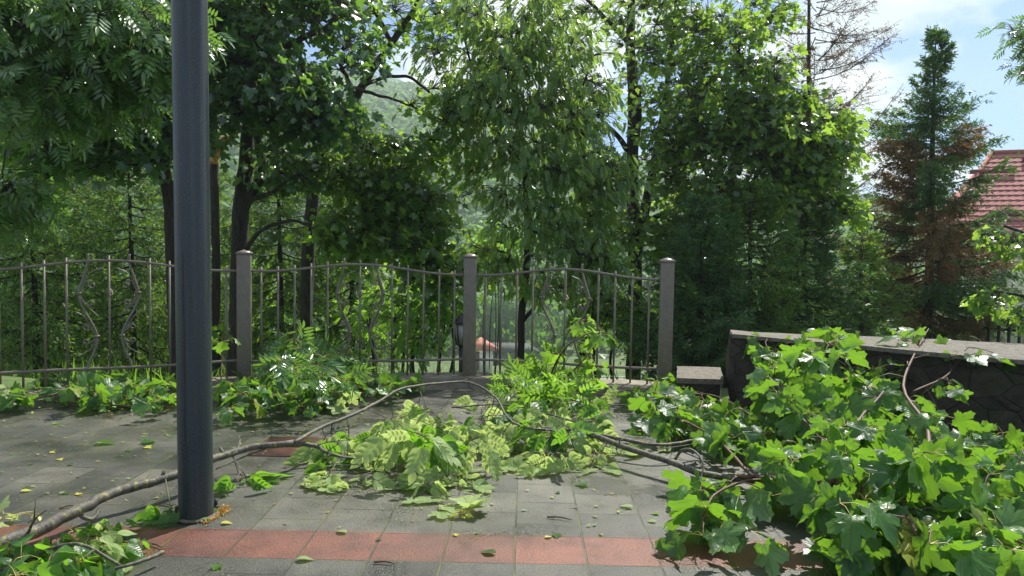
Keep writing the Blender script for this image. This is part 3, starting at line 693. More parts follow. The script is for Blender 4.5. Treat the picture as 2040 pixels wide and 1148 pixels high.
# ------------------------------------------------------------------ stone wall on the right and the low block
def rough_slab(g, A, B, C_, D_, z0, z1, nu=40, nv=6, nz_=8, amp=0.018, seed=3, ledge=0.0):
    """block over the quad A(back left) B(back right) C(front right) D(front left), with uneven faces"""
    A, B, C_, D_ = map(np.array, (A, B, C_, D_)); rr = np.random.default_rng(seed)
    k1, k2 = rr.uniform(2, 9, (2, 6, 3)); ph = rr.uniform(0, 6.28, (6, 3))
    def dsp(V):
        o = np.zeros_like(V)
        for q in range(6):
            for a in range(3):
                o[:, a] += np.sin(V @ (k1[q] * (1 + q * 0.9) / 2) * 1.0 + ph[q, a]) / (1 + q)
        return V + o * amp * np.array([1, 1, 0.5])
    def grid(p00, p10, p11, p01, a, b):
        u = np.linspace(0, 1, a + 1)[:, None, None]; v = np.linspace(0, 1, b + 1)[None, :, None]
        V = (p00 * (1 - u) * (1 - v) + p10 * u * (1 - v) + p11 * u * v + p01 * (1 - u) * v).reshape(-1, 3)
        i = np.arange(a)[:, None] * (b + 1); j = np.arange(b)[None]
        g.add(dsp(V), np.stack([i + j, i + b + 1 + j, i + b + 2 + j, i + 1 + j], -1).reshape(-1, 4))
    T = lambda p, z: np.array([p[0], p[1], z])
    grid(T(D_, z0), T(C_, z0), T(C_, z1), T(D_, z1), nu, nz_)
    grid(T(D_, z1), T(C_, z1), T(B, z1), T(A, z1), nu, nv)
    grid(T(A, z0), T(D_, z0), T(D_, z1), T(A, z1), nv, nz_)
    grid(T(B, z1), T(B, z0), T(A, z0), T(A, z1), nu, nz_) if False else grid(T(A, z0), T(A, z1), T(B, z1), T(B, z0), nz_, nu)
    grid(T(C_, z0), T(B, z0), T(B, z1), T(C_, z1), nv, nz_)
zt = 0.615
wbl = G(1452, 656, zt)[:2]; wfl = G(1462, 668, zt)[:2]; wbr = G(2040, 687, zt)[:2]; wfr = G(2040, 718, zt)[:2]
wbr = wbl + (wbr - wbl) * 1.45; wfr = wfl + (wfr - wfl) * 1.45
wall = thing('stone_wall', [wfl[0], wfl[1], 0], 'dark rough stone garden wall with pale sunlit cap behind fallen maple branches', 'wall')
g = Geo(); ins = 0.035
cm = (wbl + wfl + wbr + wfr) / 4
sh = lambda p, q=0.97: cm + (p - cm) * q
rough_slab(g, wbl + [0.04, -0.03], wbr, wfr + [0, 0.04], wfl + [0.04, 0.03], -0.1, zt - 0.028, 90, 6, 14, 0.03)
build('wall_face', g, MAT['wallstone'], wall)
g = Geo(); rough_slab(g, wbl, wbr, wfr, wfl, zt - 0.03, zt, 140, 8, 2, 0.013, 5)
build('cap', g, MAT['capstone'], wall)
zb_ = 0.21
q = [G(1348, 730, zb_)[:2], G(1437, 732, zb_)[:2], G(1441, 757, zb_)[:2], G(1347, 754, zb_)[:2]]
st_ = thing('stone_step', [q[3][0], q[3][1], 0], 'low rough granite step between the right fence post and the stone wall', 'step')
g = Geo(); rough_slab(g, *q, zb_ - 0.045, zb_, 24, 8, 2, 0.006, 9); build('granite_top', g, MAT['capstone'], st_)
g = Geo(); rough_slab(g, q[0] + [0.01, -.02], q[1] + [-0.01, -.02], q[2] + [-.01, .02], q[3] + [.01, .02], -0.1, zb_ - 0.043, 24, 6, 5, 0.008, 11); build('step_body', g, MAT['wallstone'], st_)

# drain cover (ribbed, brown)
q = [G(536, 868), G(690, 870), G(655, 912), G(488, 909)]
dc = thing('drain_cover', [q[3][0], q[3][1], 0.0], 'rectangular rusty brown drain cover set in the grey pavers', 'drain cover')
g = Geo(); x0_, x1_ = q[3][0], q[3][0] + 0.56; y0_, y1_ = q[3][1], q[3][1] + 0.46
rust = solid('rusty_plate', (0.13, 0.06, 0.035), 0.4, 0, 0.3, 12, 0.4, 120)
g.box(x0_, x1_, y0_, y1_, 0.0, 0.006); build('plate', g, rust, dc)
for kk in range(14):
    g = Geo(); yk = y0_ + 0.2 + kk * 0.018; g.box(x0_ + 0.03, x1_ - 0.03, yk, yk + 0.008, 0.006, 0.011); build('rib', g, rust, dc)

#SECTION house
# ------------------------------------------------------------------ house on the right
phi = math.radians(22); e2 = np.array([math.cos(phi), -math.sin(phi)]); n2 = np.array([math.sin(phi), math.cos(phi)])
E1 = P(1872, 462, 26); ze = E1[2]
Mh = np.array([[e2[0], e2[1], 0], [n2[0], n2[1], 0], [0, 0, 1]]); Oh = np.array([E1[0], E1[1], 0])
house = thing('house', [E1[0] + 3 * e2[0], E1[1] + 3 * e2[1], ze - 4.6], 'cream house with dark red metal tile roof behind the tall spruce', 'house')
def hw(u, nn, z): return np.array([*(Oh[:2] + e2 * u + n2 * nn), z])
def find_u(px, nn=0.45):
    lo, hi = -3, 12
    for _ in range(40):
        mdl = (lo + hi) / 2
        if proj(hw(mdl, nn, ze - 1))[0] < px: lo = mdl
        else: hi = mdl
    return lo
depth = 3.9; slope = math.tan(math.radians(38)); hipa = 2.05; LEN = 10.0

g = Geo(); nu, nvr = 220, 16; V = []; row = []
for r in range(nvr):
    for edge in (0, 1):
        v = max(0, r + edge - 0.16 * (1 - edge)) / nvr
        lift = 0.045 * (1 - edge)
        for iu in range(nu + 1):
            us_ = hipa * v; u = us_ + (LEN - us_) * iu / nu
            V.append(hw(u, v * depth, ze + v * depth * slope + lift + 0.013 * math.sin(u * 2 * math.pi / 0.22)))
V = np.array(V); kk = nu + 1; i = np.arange(0, nvr * 2, 2)[:, None] * kk; j = np.arange(nu)[None]
g.add(V, np.stack([i + j, i + j + 1, i + kk + j + 1, i + kk + j], -1).reshape(-1, 4))
# hip side and back
g.add([hw(0, 0, ze), hw(hipa, depth, ze + depth * slope), hw(0.0, 2 * depth, ze), hw(LEN, depth, ze + depth * slope), hw(LEN, 2 * depth, ze)], [[0, 1, 2]], [[1, 3, 4, 2]])
redroof = solid('roof_metal', (0.34, 0.135, 0.12), 0.8, 0, 0.12, 3, 0.1, 50, spec=0.2)
rf = build('roof', g, redroof, house)
g = Geo(); g.tube([hw(0, 0, ze + .03), hw(hipa, depth, ze + depth * slope + .05)], 0.07, 8); g.tube([hw(hipa, depth, ze + depth * slope + .05), hw(LEN, depth, ze + depth * slope + .05)], 0.08, 8); build('ridge_cap', g, redroof, rf, True)
for (ua, ub, v) in ((1.2, 2.6, 0.70), (2.9, 4.6, 0.84), (1.6, 4.0, 0.16)):
    g = Geo(); a_ = v * depth; g.box(ua, ub, a_ - 0.02, a_ + 0.02, ze + a_ * slope + .06, ze + a_ * slope + .22, Mh, Oh); build('snow_guard', g, solid('guard_metal', (0.16, 0.04, 0.04), 0.5), rf)
g = Geo(); a_ = 0.62 * depth; g.box(4.3, 5.2, a_ - .3, a_ + .3, ze + a_ * slope - .2, ze + a_ * slope + .32, Mh, Oh); build('roof_window', g, solid('dark_frame', (0.03, 0.025, 0.02), 0.3), rf)
gut = solid('gutter_brown', (0.07, 0.03, 0.022), 0.4)
g = Geo(); g.tube([hw(-0.1, -0.06, ze - .04), hw(LEN, -0.06, ze - .04)], 0.065, 8); build('gutter', g, gut, house, True)
g = Geo(); g.box(0.0, LEN, 0.0, 0.44, ze - 0.16, ze - 0.10, Mh, Oh); build('soffit', g, gut, house)
cream = solid('cream_render', (0.64, 0.59, 0.38), 0.85, 0, 0.1, 2, 0.15, 80); cream2 = solid('pale_trim', (0.74, 0.70, 0.52), 0.8, 0, 0.05)
g = Geo(); g.box(0.35, LEN - 0.2, 0.45, 2 * depth - .4, ze - 4.6, ze - 0.165, Mh, Oh); build('wall', g, cream, house)
ud = find_u(1972); g = Geo(); g.tube([hw(ud, 0.33, ze - 0.1), hw(ud, 0.36, ze - 4.5)], 0.07, 10); build('downpipe', g, gut, house, True)
white = solid('white_frame', (0.75, 0.75, 0.7), 0.5, 0, 0.03)
mg, n, out, t = M('window_glass'); pg = n('ShaderNodeBsdfPrincipled', {'Base Color': (0.12, 0.14, 0.13, 1), 'Roughness': 0.08, 'Specular IOR Level': 0.9}); t.links.new(pg.outputs[0], out.inputs[0])
ua, ub = find_u(1896), find_u(1942)
za, zb2 = P(1920, 552, 25.4)[2], P(1920, 482, 25.4)[2]
for (ua, ub) in ((ua, ub), (find_u(2052), find_u(2105))):
    g = Geo()
    for bx_ in ((ua - .06, ub + .06, za - .06, za), (ua - .06, ub + .06, zb2, zb2 + .06), (ua - .06, ua, za, zb2), (ub, ub + .06, za, zb2), ((ua + ub) / 2 - .03, (ua + ub) / 2 + .03, za, zb2)):
        g.box(bx_[0], bx_[1], 0.40, 0.455, bx_[2], bx_[3], Mh, Oh)
    wdw = build('window', g, white, house)
    g = Geo(); g.box(ua, ub, 0.43, 0.453, za, zb2, Mh, Oh); build('pane', g, mg, wdw)
up_ = find_u(2008); g = Geo(); g.box(up_, up_ + 0.5, 0.36, 0.47, ze - 4.6, ze - 1.0, Mh, Oh); build('pilaster', g, cream2, house)
g = Geo(); g.box(up_ - 0.08, up_ + 0.58, 0.30, 0.47, ze - 1.0, ze - 0.85, Mh, Oh); build('capital', g, cream2, house)

# black picket fence in front of the house
bk = solid('black_iron', (0.012, 0.012, 0.012), 0.45)
fa = P(1950, 660, 12.6); fb_ = P(2150, 660, 11.6); dd = (fb_ - fa)[:2]; Lf = np.linalg.norm(dd); ef = dd / Lf; Mf = np.array([[ef[0], ef[1], 0], [-ef[1], ef[0], 0], [0, 0, 1]])
bf = thing('picket_fence', [fa[0], fa[1], -0.9], 'black iron picket fence in front of the cream house', 'fence')
zt2 = P(2000, 643, 12.3)[2]
for kk in range(int(Lf / 0.145)):
    g = Geo(); hgt = zt2 + (0.0 if kk % 3 else 0.05); g.box(-.022, .022, -.012, .012, -0.9, hgt, Mf, [fa[0] + ef[0] * kk * .145, fa[1] + ef[1] * kk * .145, 0]); build('picket', g, bk, bf)
for zz_ in (zt2 - 0.12, -0.6):
    g = Geo(); g.box(0, Lf, .013, .04, zz_ - .02, zz_ + .02, Mf, [fa[0], fa[1], 0]); build('rail', g, bk, bf)

# ------------------------------------------------------------------ garden lantern behind the middle post
lp = P(919, 690, 8.3); lb = float(tz(lp[0], lp[1]))
ln = thing('garden_lantern', [lp[0], lp[1], lb], 'small black lantern on a post just behind the middle fence post', 'lantern')
zl0, zl1 = P(919, 686, 8.3)[2], P(919, 645, 8.3)[2]
g = Geo(); g.tube([[lp[0], lp[1], lb - .1], [lp[0], lp[1], zl0 - .02]], 0.026, 10); build('post', g, bk, ln, True)
g = Geo(); g.tube([[lp[0], lp[1], z] for z in (zl0, zl1)], [0.05, 0.085], 6); build('glass', g, solid('frosted_glass', (0.28, 0.28, 0.25), 0.3), ln)
g = Geo(); g.tube([[lp[0], lp[1], z] for z in (zl1, zl1 + .02, zl1 + .06, zl1 + .12)], [0.105, 0.10, 0.06, 0.01], 6); build('roof', g, bk, ln)
for a in range(6):
    g = Geo(); th = a * math.pi / 3; g.tube([[lp[0] + .054 * math.cos(th), lp[1] + .054 * math.sin(th), zl0 - .01], [lp[0] + .09 * math.cos(th), lp[1] + .09 * math.sin(th), zl1 + .005]], 0.007, 4); build('glazing_bar', g, bk, ln)
g = Geo(); g.tube([[lp[0], lp[1], zl0 - .03], [lp[0], lp[1], zl0]], [0.03, 0.06], 6); build('collar', g, bk, ln)

# ------------------------------------------------------------------ valley: hut, road, barrier, parked car
def road(name, pts, w, mat, dz):
    c = spline(pts, 8); tgt = nrm(np.gradient(c, axis=0)); nn = np.column_stack([-tgt[:, 1], tgt[:, 0]]); g = Geo()
    Lh = [[x + w / 2 * a, y + w / 2 * b, float(tz(x, y)) + dz] for (x, y), (a, b) in zip(c[:, :2], nn)]
    Rh = [[x - w / 2 * a, y - w / 2 * b, float(tz(x, y)) + dz] for (x, y), (a, b) in zip(c[:, :2], nn)]
    k = len(c); V = Lh + Rh; i = np.arange(k - 1); g.add(V, np.stack([i, i + k, i + k + 1, i + 1], -1)); return tag(build(name, g, mat), kind='structure')
hz_ = -14.6
road('valley_road', [(-60, 84, 0), (-10, 86, 0), (10, 85, 0), (70, 88, 0)], 7, solid('road_tan', (0.30, 0.24, 0.19), 0.85, 0, 0.1, 0.5), 0.10)
hc = P(962, 712, 104); hzb = float(tz(hc[0], hc[1])); 
kiosk = thing('kiosk', [hc[0], hc[1], hzb], 'tiny far white kiosk with orange tiled roof down in the valley', 'kiosk')
zt_ = P(962, 694, 104)[2]
g = Geo(); g.box(-2.0, 1.3, -1.2, 1.2, hzb, zt_, None, [hc[0], hc[1], 0]); build('wall', g, solid('white_render', (0.7, 0.68, 0.62), 0.8), kiosk)
g = Geo(); zr = P(968, 673, 104)[2]; o = np.array([hc[0], hc[1], 0])
g.add(np.array([[-2.6, -1.8, zt_ - .1], [2.1, -1.8, zt_ - .1], [2.1, 1.8, zt_ - .1], [-2.6, 1.8, zt_ - .1], [-0.3, 0, zr + .1]]) + o, [[0, 1, 4], [1, 2, 4], [2, 3, 4], [3, 0, 4]], [[3, 2, 1, 0]]); build('roof', g, solid('orange_tile', (0.42, 0.15, 0.085), 0.7, 0, 0.15, 2), kiosk)
g = Geo(); g.box(-1.2, -0.4, -1.215, -1.2, hzb, zt_ - .35, None, o); build('door', g, gut, kiosk)
# long grey shed beside it
sc_ = P(1015, 712, 112); szb = float(tz(sc_[0], sc_[1])); shed = thing('shed', [sc_[0], sc_[1], szb], 'far long grey-brown shed beyond the tree trunk in the valley', 'shed')
o = np.array([sc_[0], sc_[1], 0]); zs = P(1015, 700, 112)[2]; zsr = P(1015, 683, 112)[2]
g = Geo(); g.box(-4, 4, -2, 2, szb, zs, None, o); build('wall', g, solid('shed_grey', (0.09, 0.14, 0.10), 0.8), shed)
g = Geo(); g.add(np.array([[-4.4, -2.4, zs], [4.4, -2.4, zs], [4.4, 2.4, zs], [-4.4, 2.4, zs], [-2.6, 0, zsr], [2.6, 0, zsr]]) + o, [[0, 1, 5, 4], [2, 3, 4, 5], [3, 2, 1, 0]], [[1, 2, 5], [3, 0, 4]]); build('roof', g, solid('shed_roof', (0.05, 0.06, 0.045), 0.8), shed)
# guard rail along the road
gr = thing('guard_rail', [P(990, 716, 92)[0], 92, float(tz(0, 92))], 'long thin white railing beside the far valley road', 'railing')
wm_ = solid('rail_white', (0.6, 0.62, 0.62), 0.5)
for hh in (0.5, 0.95):
    g = Geo(); xs = np.linspace(-22, 30, 18); g.tube([[x, 91.5, float(tz(x, 91.5)) + hh] for x in xs], 0.05, 4); build('rail', g, wm_, gr)
for x in np.linspace(-22, 30, 27):
    g = Geo(); z = float(tz(x, 91.5)); g.tube([[x, 91.5, z - .1], [x, 91.5, z + 1.0]], 0.05, 4); build('post', g, wm_, gr)
# blue parked car
cc_ = P(1100, 712, 88); cz = float(tz(cc_[0], cc_[1])) + .1
car = thing('parked_car', [cc_[0], cc_[1], cz], 'small bright blue car parked far down in the valley', 'car')
o = np.array([cc_[0], cc_[1], cz])
blue = solid('blue_paint', (0.02, 0.14, 0.62), 0.3, 0, 0.03)
g = Geo(); prof = [(-1.9, .35), (-1.95, .75), (-1.1, .9), (-.6, 1.4), (.8, 1.42), (1.4, .95), (1.9, .85), (1.95, .35)]
V = [[x, s_ * (0.8 if z < 1.0 else 0.65), z] for s_ in (-1, 1) for x, z in prof]; k = 8; i = np.arange(k); j = (i + 1) % k
g.add(np.array(V) + o, np.stack([i, j, j + k, i + k], -1), [[0, 7, 6, 5, 4, 3, 2, 1], [8, 9, 10, 11, 12, 13, 14, 15]]); build('body', g, blue, car)
for wx in (-1.2, 1.2):
    for s_ in (-1, 1):
        g = Geo(); g.tube(np.array([[wx, s_ * .78, .33], [wx, s_ * .9, .33]]) + o, .33, 14); build('wheel', g, bk, car)
g = Geo(); g.box(-.75, .95, -.735, -.70, .95, 1.3, None, o); build('side_window', g, mg, car)

#SECTION trees
# ------------------------------------------------------------------ trees
S = 1.0
tree('ash_tree', 'ash tree reaching in at the top left with long narrow leaflets', 'tree',
     [[(-300, 700, 6.8, 70), (-290, 300, 6.9, 60), (-240, 0, 7.0, 45), (-150, -200, 7.0, 30)], [(-280, 200, 6.9, 34), (-100, 60, 6.6, 20), (80, 20, 6.3, 12), (250, 90, 6.2, 7)], [(-285, 330, 6.9, 26), (-100, 200, 6.5, 14), (80, 160, 6.3, 8), (180, 190, 6.2, 5)]],
     [(60, 40, 6.3, 160, 120, 0.8, 60), (230, 60, 6.2, 110, 110, 0.7, 45), (60, 190, 6.2, 150, 80, 0.7, 34), (230, 170, 6.1, 90, 60, 0.5, 16), (30, 410, 6.2, 60, 50, 0.4, 12), (310, 110, 6.0, 30, 60, 0.3, 8), (120, -90, 6.6, 260, 60, 1.0, 40)],
     'ash', m=16, size=0.19, spread=0.27, droop=0.8, tilt=0.6)
tree('maple_tree', 'dark maple whose trunk rises just behind the lamp post', 'tree',
     [[(352, 740, 8.6, 26), (345, 560, 8.6, 26), (338, 400, 8.6, 26), (326, 330, 8.6, 24), (330, 200, 8.6, 18), (345, 60, 8.7, 14), (350, -60, 8.7, 8)], [(335, 370, 8.6, 16), (310, 320, 8.5, 11), (250, 280, 8.3, 7), (180, 290, 8.2, 4)]],
     [(230, 240, 8.2, 140, 70, 0.6, 36), (180, 320, 8.1, 110, 45, 0.5, 18), (330, 260, 8.4, 70, 90, 0.5, 18), (290, 60, 8.7, 150, 120, 0.9, 40), (420, 60, 8.9, 70, 120, 0.7, 22), (40, 280, 8.6, 60, 60, 0.4, 9)],
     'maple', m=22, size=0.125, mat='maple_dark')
tree('forked_maple', 'forked dark trunk maple between lamp post and left fence post crown', 'tree',
     [[(468, 740, 9.4, 34), (474, 600, 9.4, 32), (480, 430, 9.4, 33), (490, 320, 9.4, 28), (497, 220, 9.4, 24), (516, 120, 9.5, 20), (525, 30, 9.6, 17), (524, -90, 9.7, 10)],
      [(482, 420, 9.4, 24), (508, 375, 9.3, 20), (524, 340, 9.3, 18), (514, 280, 9.3, 15), (518, 200, 9.3, 11)],
      [(480, 510, 9.4, 12), (520, 460, 9.0, 8), (580, 440, 8.9, 7), (625, 455, 8.8, 4)],
      [(480, 400, 9.4, 12), (540, 385, 9.1, 8), (590, 350, 9.0, 6), (640, 370, 8.9, 3)],
      [(520, 110, 9.5, 14), (560, 100, 9.4, 12), (610, 72, 9.3, 12), (652, 55, 9.3, 11), (672, 20, 9.3, 9), (690, -60, 9.3, 6)]],
     [(540, 200, 8.9, 105, 60, 0.5, 46), (500, 110, 9.2, 90, 80, 0.6, 28), (620, 235, 8.8, 70, 45, 0.4, 18), (470, 20, 9.5, 90, 70, 0.8, 24), (590, 10, 9.4, 90, 50, 0.7, 20), (560, 330, 9.2, 70, 50, 0.5, 12), (680, 110, 9.0, 40, 50, 0.3, 5), (530, -110, 9.6, 200, 60, 1.0, 26)],
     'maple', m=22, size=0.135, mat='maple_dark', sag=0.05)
tree('leaning_maple', 'maple with long bare leaning limb against the white sky', 'tree',
     [[(606, 740, 11, 22), (612, 560, 11, 26), (618, 450, 11, 26), (632, 330, 11, 24), (664, 265, 10.8, 20), (694, 222, 10.6, 17), (735, 150, 10.4, 15), (785, 80, 10.3, 13), (830, 10, 10.2, 10), (860, -60, 10.2, 6)],
      [(722, 172, 10.4, 9), (770, 153, 10.2, 7), (815, 155, 10.0, 6), (850, 180, 9.9, 5), (880, 205, 9.8, 3)],
      [(708, 195, 10.5, 9), (690, 150, 10.5, 8), (672, 122, 10.4, 7), (655, 100, 10.4, 4)],
      [(708, 175, 10.4, 8), (735, 185, 10.2, 7), (790, 200, 10.0, 5), (850, 225, 9.9, 4), (900, 250, 9.8, 3)],
      [(780, 85, 10.3, 9), (745, 20, 10.4, 10), (720, 0, 10.4, 10), (600, -60, 10.5, 14)]],
     [(760, 360, 9.7, 90, 80, 0.6, 44), (800, 450, 9.6, 100, 70, 0.6, 44), (700, 470, 9.7, 80, 60, 0.5, 24), (860, 540, 9.6, 60, 60, 0.4, 16), (690, 330, 9.9, 60, 60, 0.5, 16), (860, 200, 9.8, 50, 40, 0.4, 4), (730, 110, 10.3, 50, 40, 0.3, 2), (760, 20, 10.3, 90, 40, 0.5, 9), (860, 60, 10.2, 50, 60, 0.4, 7), (900, 260, 9.8, 40, 40, 0.3, 5), (830, 310, 9.8, 60, 50, 0.4, 7)],
     'maple', m=20, size=0.12, mat='maple', sag=0.03)
bt = tree('broken_tree', 'thin trunk with torn orange limb stub right of the lamp post', 'tree',
     [[(432, 740, 12, 16), (430, 500, 12, 16), (426, 330, 12, 17), (424, 200, 12, 15), (420, 60, 12, 12), (418, -40, 12, 8)]],
     [(430, 160, 12, 40, 60, 0.5, 12), (425, 20, 12, 60, 60, 0.6, 14)], 'maple', m=18, size=0.13)
g = Geo(); g.tube(spline([P(424, 324, 11.9), P(431, 300, 11.85), P(440, 282, 11.8), P(456, 273, 11.75), P(475, 271, 11.7)], 5), np.linspace(0.085, 0.018, 21), 7); 
st = build('torn_stub', g, MAT['wood'], bt); st['label'] = 'freshly torn orange wood of the broken limb'
g = Geo(); g.tube(spline([P(428, 322, 11.95), P(440, 300, 11.9), P(452, 282, 11.85), P(478, 262, 11.8)], 5), np.linspace(0.05, 0.012, 16), 7); build('bark_strip', g, MAT['bark'], bt)
tree('birch_tree', 'birch with small glossy drooping leaves filling the centre top', 'tree',
     [[(1037, 740, 10.2, 15), (1040, 620, 10.2, 15), (1052, 480, 10.2, 15), (1040, 300, 10.2, 14), (1020, 120, 10.2, 11), (1010, -60, 10.3, 8)], [(1042, 640, 10.2, 9), (1072, 600, 10.2, 7), (1105, 550, 10.2, 4)], [(1045, 400, 10.2, 8), (1130, 250, 10, 5), (1180, 120, 9.9, 4)], [(1042, 350, 10.2, 8), (960, 200, 10, 5), (920, 60, 9.9, 4)]],
     [(1000, 60, 9.8, 90, 80, 0.8, 30), (1070, 60, 9.8, 90, 90, 0.8, 18), (1000, 190, 9.7, 80, 80, 0.7, 34), (1090, 220, 9.7, 100, 90, 0.7, 38), (1020, 330, 9.6, 90, 80, 0.6, 24), (1130, 360, 9.7, 80, 80, 0.6, 20), (1060, 430, 9.6, 80, 60, 0.5, 14), (1140, 480, 9.6, 60, 50, 0.4, 14), (1160, 110, 9.8, 60, 80, 0.5, 5), (1180, 520, 9.4, 45, 40, 0.3, 10), (1020, -80, 9.8, 220, 50, 0.8, 20), (1010, 520, 9.9, 60, 50, 0.4, 9), (1090, 560, 9.9, 60, 40, 0.4, 8), (930, 110, 9.9, 60, 70, 0.5, 8), (1190, 400, 9.9, 60, 90, 0.5, 12), (930, 330, 9.9, 60, 60, 0.5, 9)],
     'birch', m=20, size=0.165, spread=0.30, droop=1.1, tilt=0.9, sag=0.2)
tree('lime_tree', 'tall tree with two close dark trunks right of centre', 'tree',
     [[(1262, 740, 12, 30), (1266, 560, 12, 28), (1262, 440, 12, 26), (1260, 330, 12, 24), (1262, 200, 12, 22), (1256, 80, 12, 18), (1262, -60, 12, 12)],
      [(1266, 520, 12, 22), (1285, 420, 12.1, 20), (1300, 340, 12.1, 16), (1320, 230, 12.2, 12), (1340, 80, 12.3, 9), (1350, -50, 12.3, 6)],
      [(1262, 320, 12, 16), (1271, 240, 12, 14), (1272, 170, 12, 10)],
      [(1250, 300, 12, 12), (1222, 262, 11.8, 9), (1180, 245, 11.6, 5)],
      [(1290, 440, 12, 12), (1340, 420, 11.8, 8), (1400, 400, 11.6, 5)],
      [(1256, 90, 12, 10), (1200, 30, 12, 8), (1150, -20, 12, 5)]],
     [(1230, 60, 11.8, 110, 80, 0.9, 15), (1340, 30, 12, 100, 70, 1, 18), (1200, 200, 11.6, 60, 60, 0.6, 8), (1320, 160, 11.8, 90, 80, 0.8, 20), (1210, 330, 11.6, 60, 60, 0.5, 12), (1330, 300, 11.7, 60, 70, 0.6, 16), (1220, 450, 11.5, 60, 70, 0.5, 20), (1300, -70, 12, 180, 60, 1, 24), (1330, 400, 11.8, 60, 50, 0.5, 8), (1240, 580, 11.3, 50, 70, 0.4, 12)],
     'maple', m=24, size=0.105, mat='birch')
tree('bushy_maple', 'dense bright maple crown left of the thin bare conifer', 'tree',
     [[(1430, 740, 11.6, 22), (1440, 560, 11.6, 20), (1450, 400, 11.6, 16), (1470, 250, 11.6, 12), (1490, 120, 11.6, 8)], [(1446, 460, 11.6, 12), (1520, 330, 11.4, 8), (1590, 260, 11.3, 5)], [(1446, 430, 11.6, 11), (1390, 300, 11.4, 8), (1370, 200, 11.3, 5)]],
     [(1480, 150, 11.2, 90, 90, 0.9, 32), (1400, 240, 11.2, 90, 100, 0.9, 34), (1520, 270, 11, 110, 90, 0.9, 58), (1600, 260, 11, 80, 70, 0.6, 32), (1450, 370, 11, 120, 80, 0.8, 52), (1570, 380, 11, 90, 60, 0.6, 30), (1640, 300, 11, 40, 70, 0.4, 12), (1420, 80, 11.4, 60, 60, 0.6, 12), (1490, 40, 11.5, 50, 50, 0.5, 9), (1650, 420, 11, 40, 40, 0.3, 8), (1360, 480, 11.2, 60, 60, 0.5, 16), (1400, 560, 11.2, 60, 60, 0.5, 10)],
     'maple', m=22, size=0.12)
# conifers on the slope behind the fence, left
G1 = 'spruces on the slope behind the left fence'
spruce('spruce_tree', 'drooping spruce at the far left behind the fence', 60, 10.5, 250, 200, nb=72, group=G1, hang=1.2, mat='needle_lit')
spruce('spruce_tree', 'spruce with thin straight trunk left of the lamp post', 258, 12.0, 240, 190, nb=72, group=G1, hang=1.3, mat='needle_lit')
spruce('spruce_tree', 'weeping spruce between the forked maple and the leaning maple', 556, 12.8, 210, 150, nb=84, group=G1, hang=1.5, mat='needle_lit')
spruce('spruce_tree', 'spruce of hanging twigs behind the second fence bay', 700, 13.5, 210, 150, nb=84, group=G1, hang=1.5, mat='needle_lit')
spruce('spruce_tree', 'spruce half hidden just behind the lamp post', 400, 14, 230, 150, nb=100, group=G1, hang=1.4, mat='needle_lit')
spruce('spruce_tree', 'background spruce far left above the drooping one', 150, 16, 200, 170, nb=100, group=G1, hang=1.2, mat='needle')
# conifers right
G2 = 'dark spruces behind the stone wall'
spruce('spruce_tree', 'dark spruce right behind the right fence post', 1400, 9.6, 400, 150, nb=110, group=G2, hang=0.9, dens=1.2)
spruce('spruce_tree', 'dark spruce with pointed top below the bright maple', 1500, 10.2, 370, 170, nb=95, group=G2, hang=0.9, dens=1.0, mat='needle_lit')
spruce('spruce_tree', 'dark spruce at the foot of the thin bare conifer', 1610, 10.8, 420, 150, nb=110, group=G2, hang=0.9, dens=1.2)
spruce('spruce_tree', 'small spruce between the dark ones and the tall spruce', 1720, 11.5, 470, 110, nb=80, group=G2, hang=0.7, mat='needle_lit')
spruce('tall_spruce', 'tall pointed spruce with browned left side before the house', 1868, 13.5, 72, 205, low=670, nb=170, dens=1.2, hang=0.9, brown=0.6, trunk_w=22, tw_den=1.35, mat='needle', droop=0.3)

# thin half-bare conifer
a = P(1630, -90, 13); zb0 = float(tz(a[0], a[1])); bc = thing('bare_conifer', [a[0], a[1], zb0], 'thin half bare conifer with sparse dry twigs against the sky', 'tree')
g = Geo(); nd = Geo(); H = a[2] - zb0; ts = np.linspace(0, 1, 12)
g.tube(np.column_stack([a[0] - 0.10 + 0.06 * np.sin(ts * 4), np.full(12, a[1]), zb0 - .3 + (H + .3) * ts]), 0.075 * (1 - 0.75 * ts), 9)
TS, TT, TL = [], [], []
for b in range(64):
    t = 0.42 + 0.57 * (b + rng.uniform()) / 64; az = rng.uniform(0, 6.28); Lb = rng.uniform(0.5, 1.5) * (1.15 - 0.5 * t)
    if math.cos(az) > 0.3: Lb *= 1.25
    el = rng.uniform(-0.15, 0.65); s = np.linspace(0, 1, 7)
    pts = np.column_stack([a[0] + math.cos(az) * s * Lb, a[1] + math.sin(az) * s * Lb, zb0 + H * t + math.sin(el) * Lb * s - .12 * Lb * np.sin(s * 3.1)]); g.tube(pts, np.linspace(0.010, 0.003, 7), 4, False)
    nt = int(24 * Lb) + 6; i0 = rng.integers(1, 6, nt); sp_ = pts[i0] + (pts[np.minimum(i0 + 1, 6)] - pts[i0]) * rng.uniform(0, 1, (nt, 1))
    d = nrm(nrm(pts[-1] - pts[0]) + rng.normal(0, 0.6, (nt, 3)) - [0, 0, 0.15]); TS.append(sp_); TT.append(d); TL.append(rng.uniform(0.08, 0.38, nt))
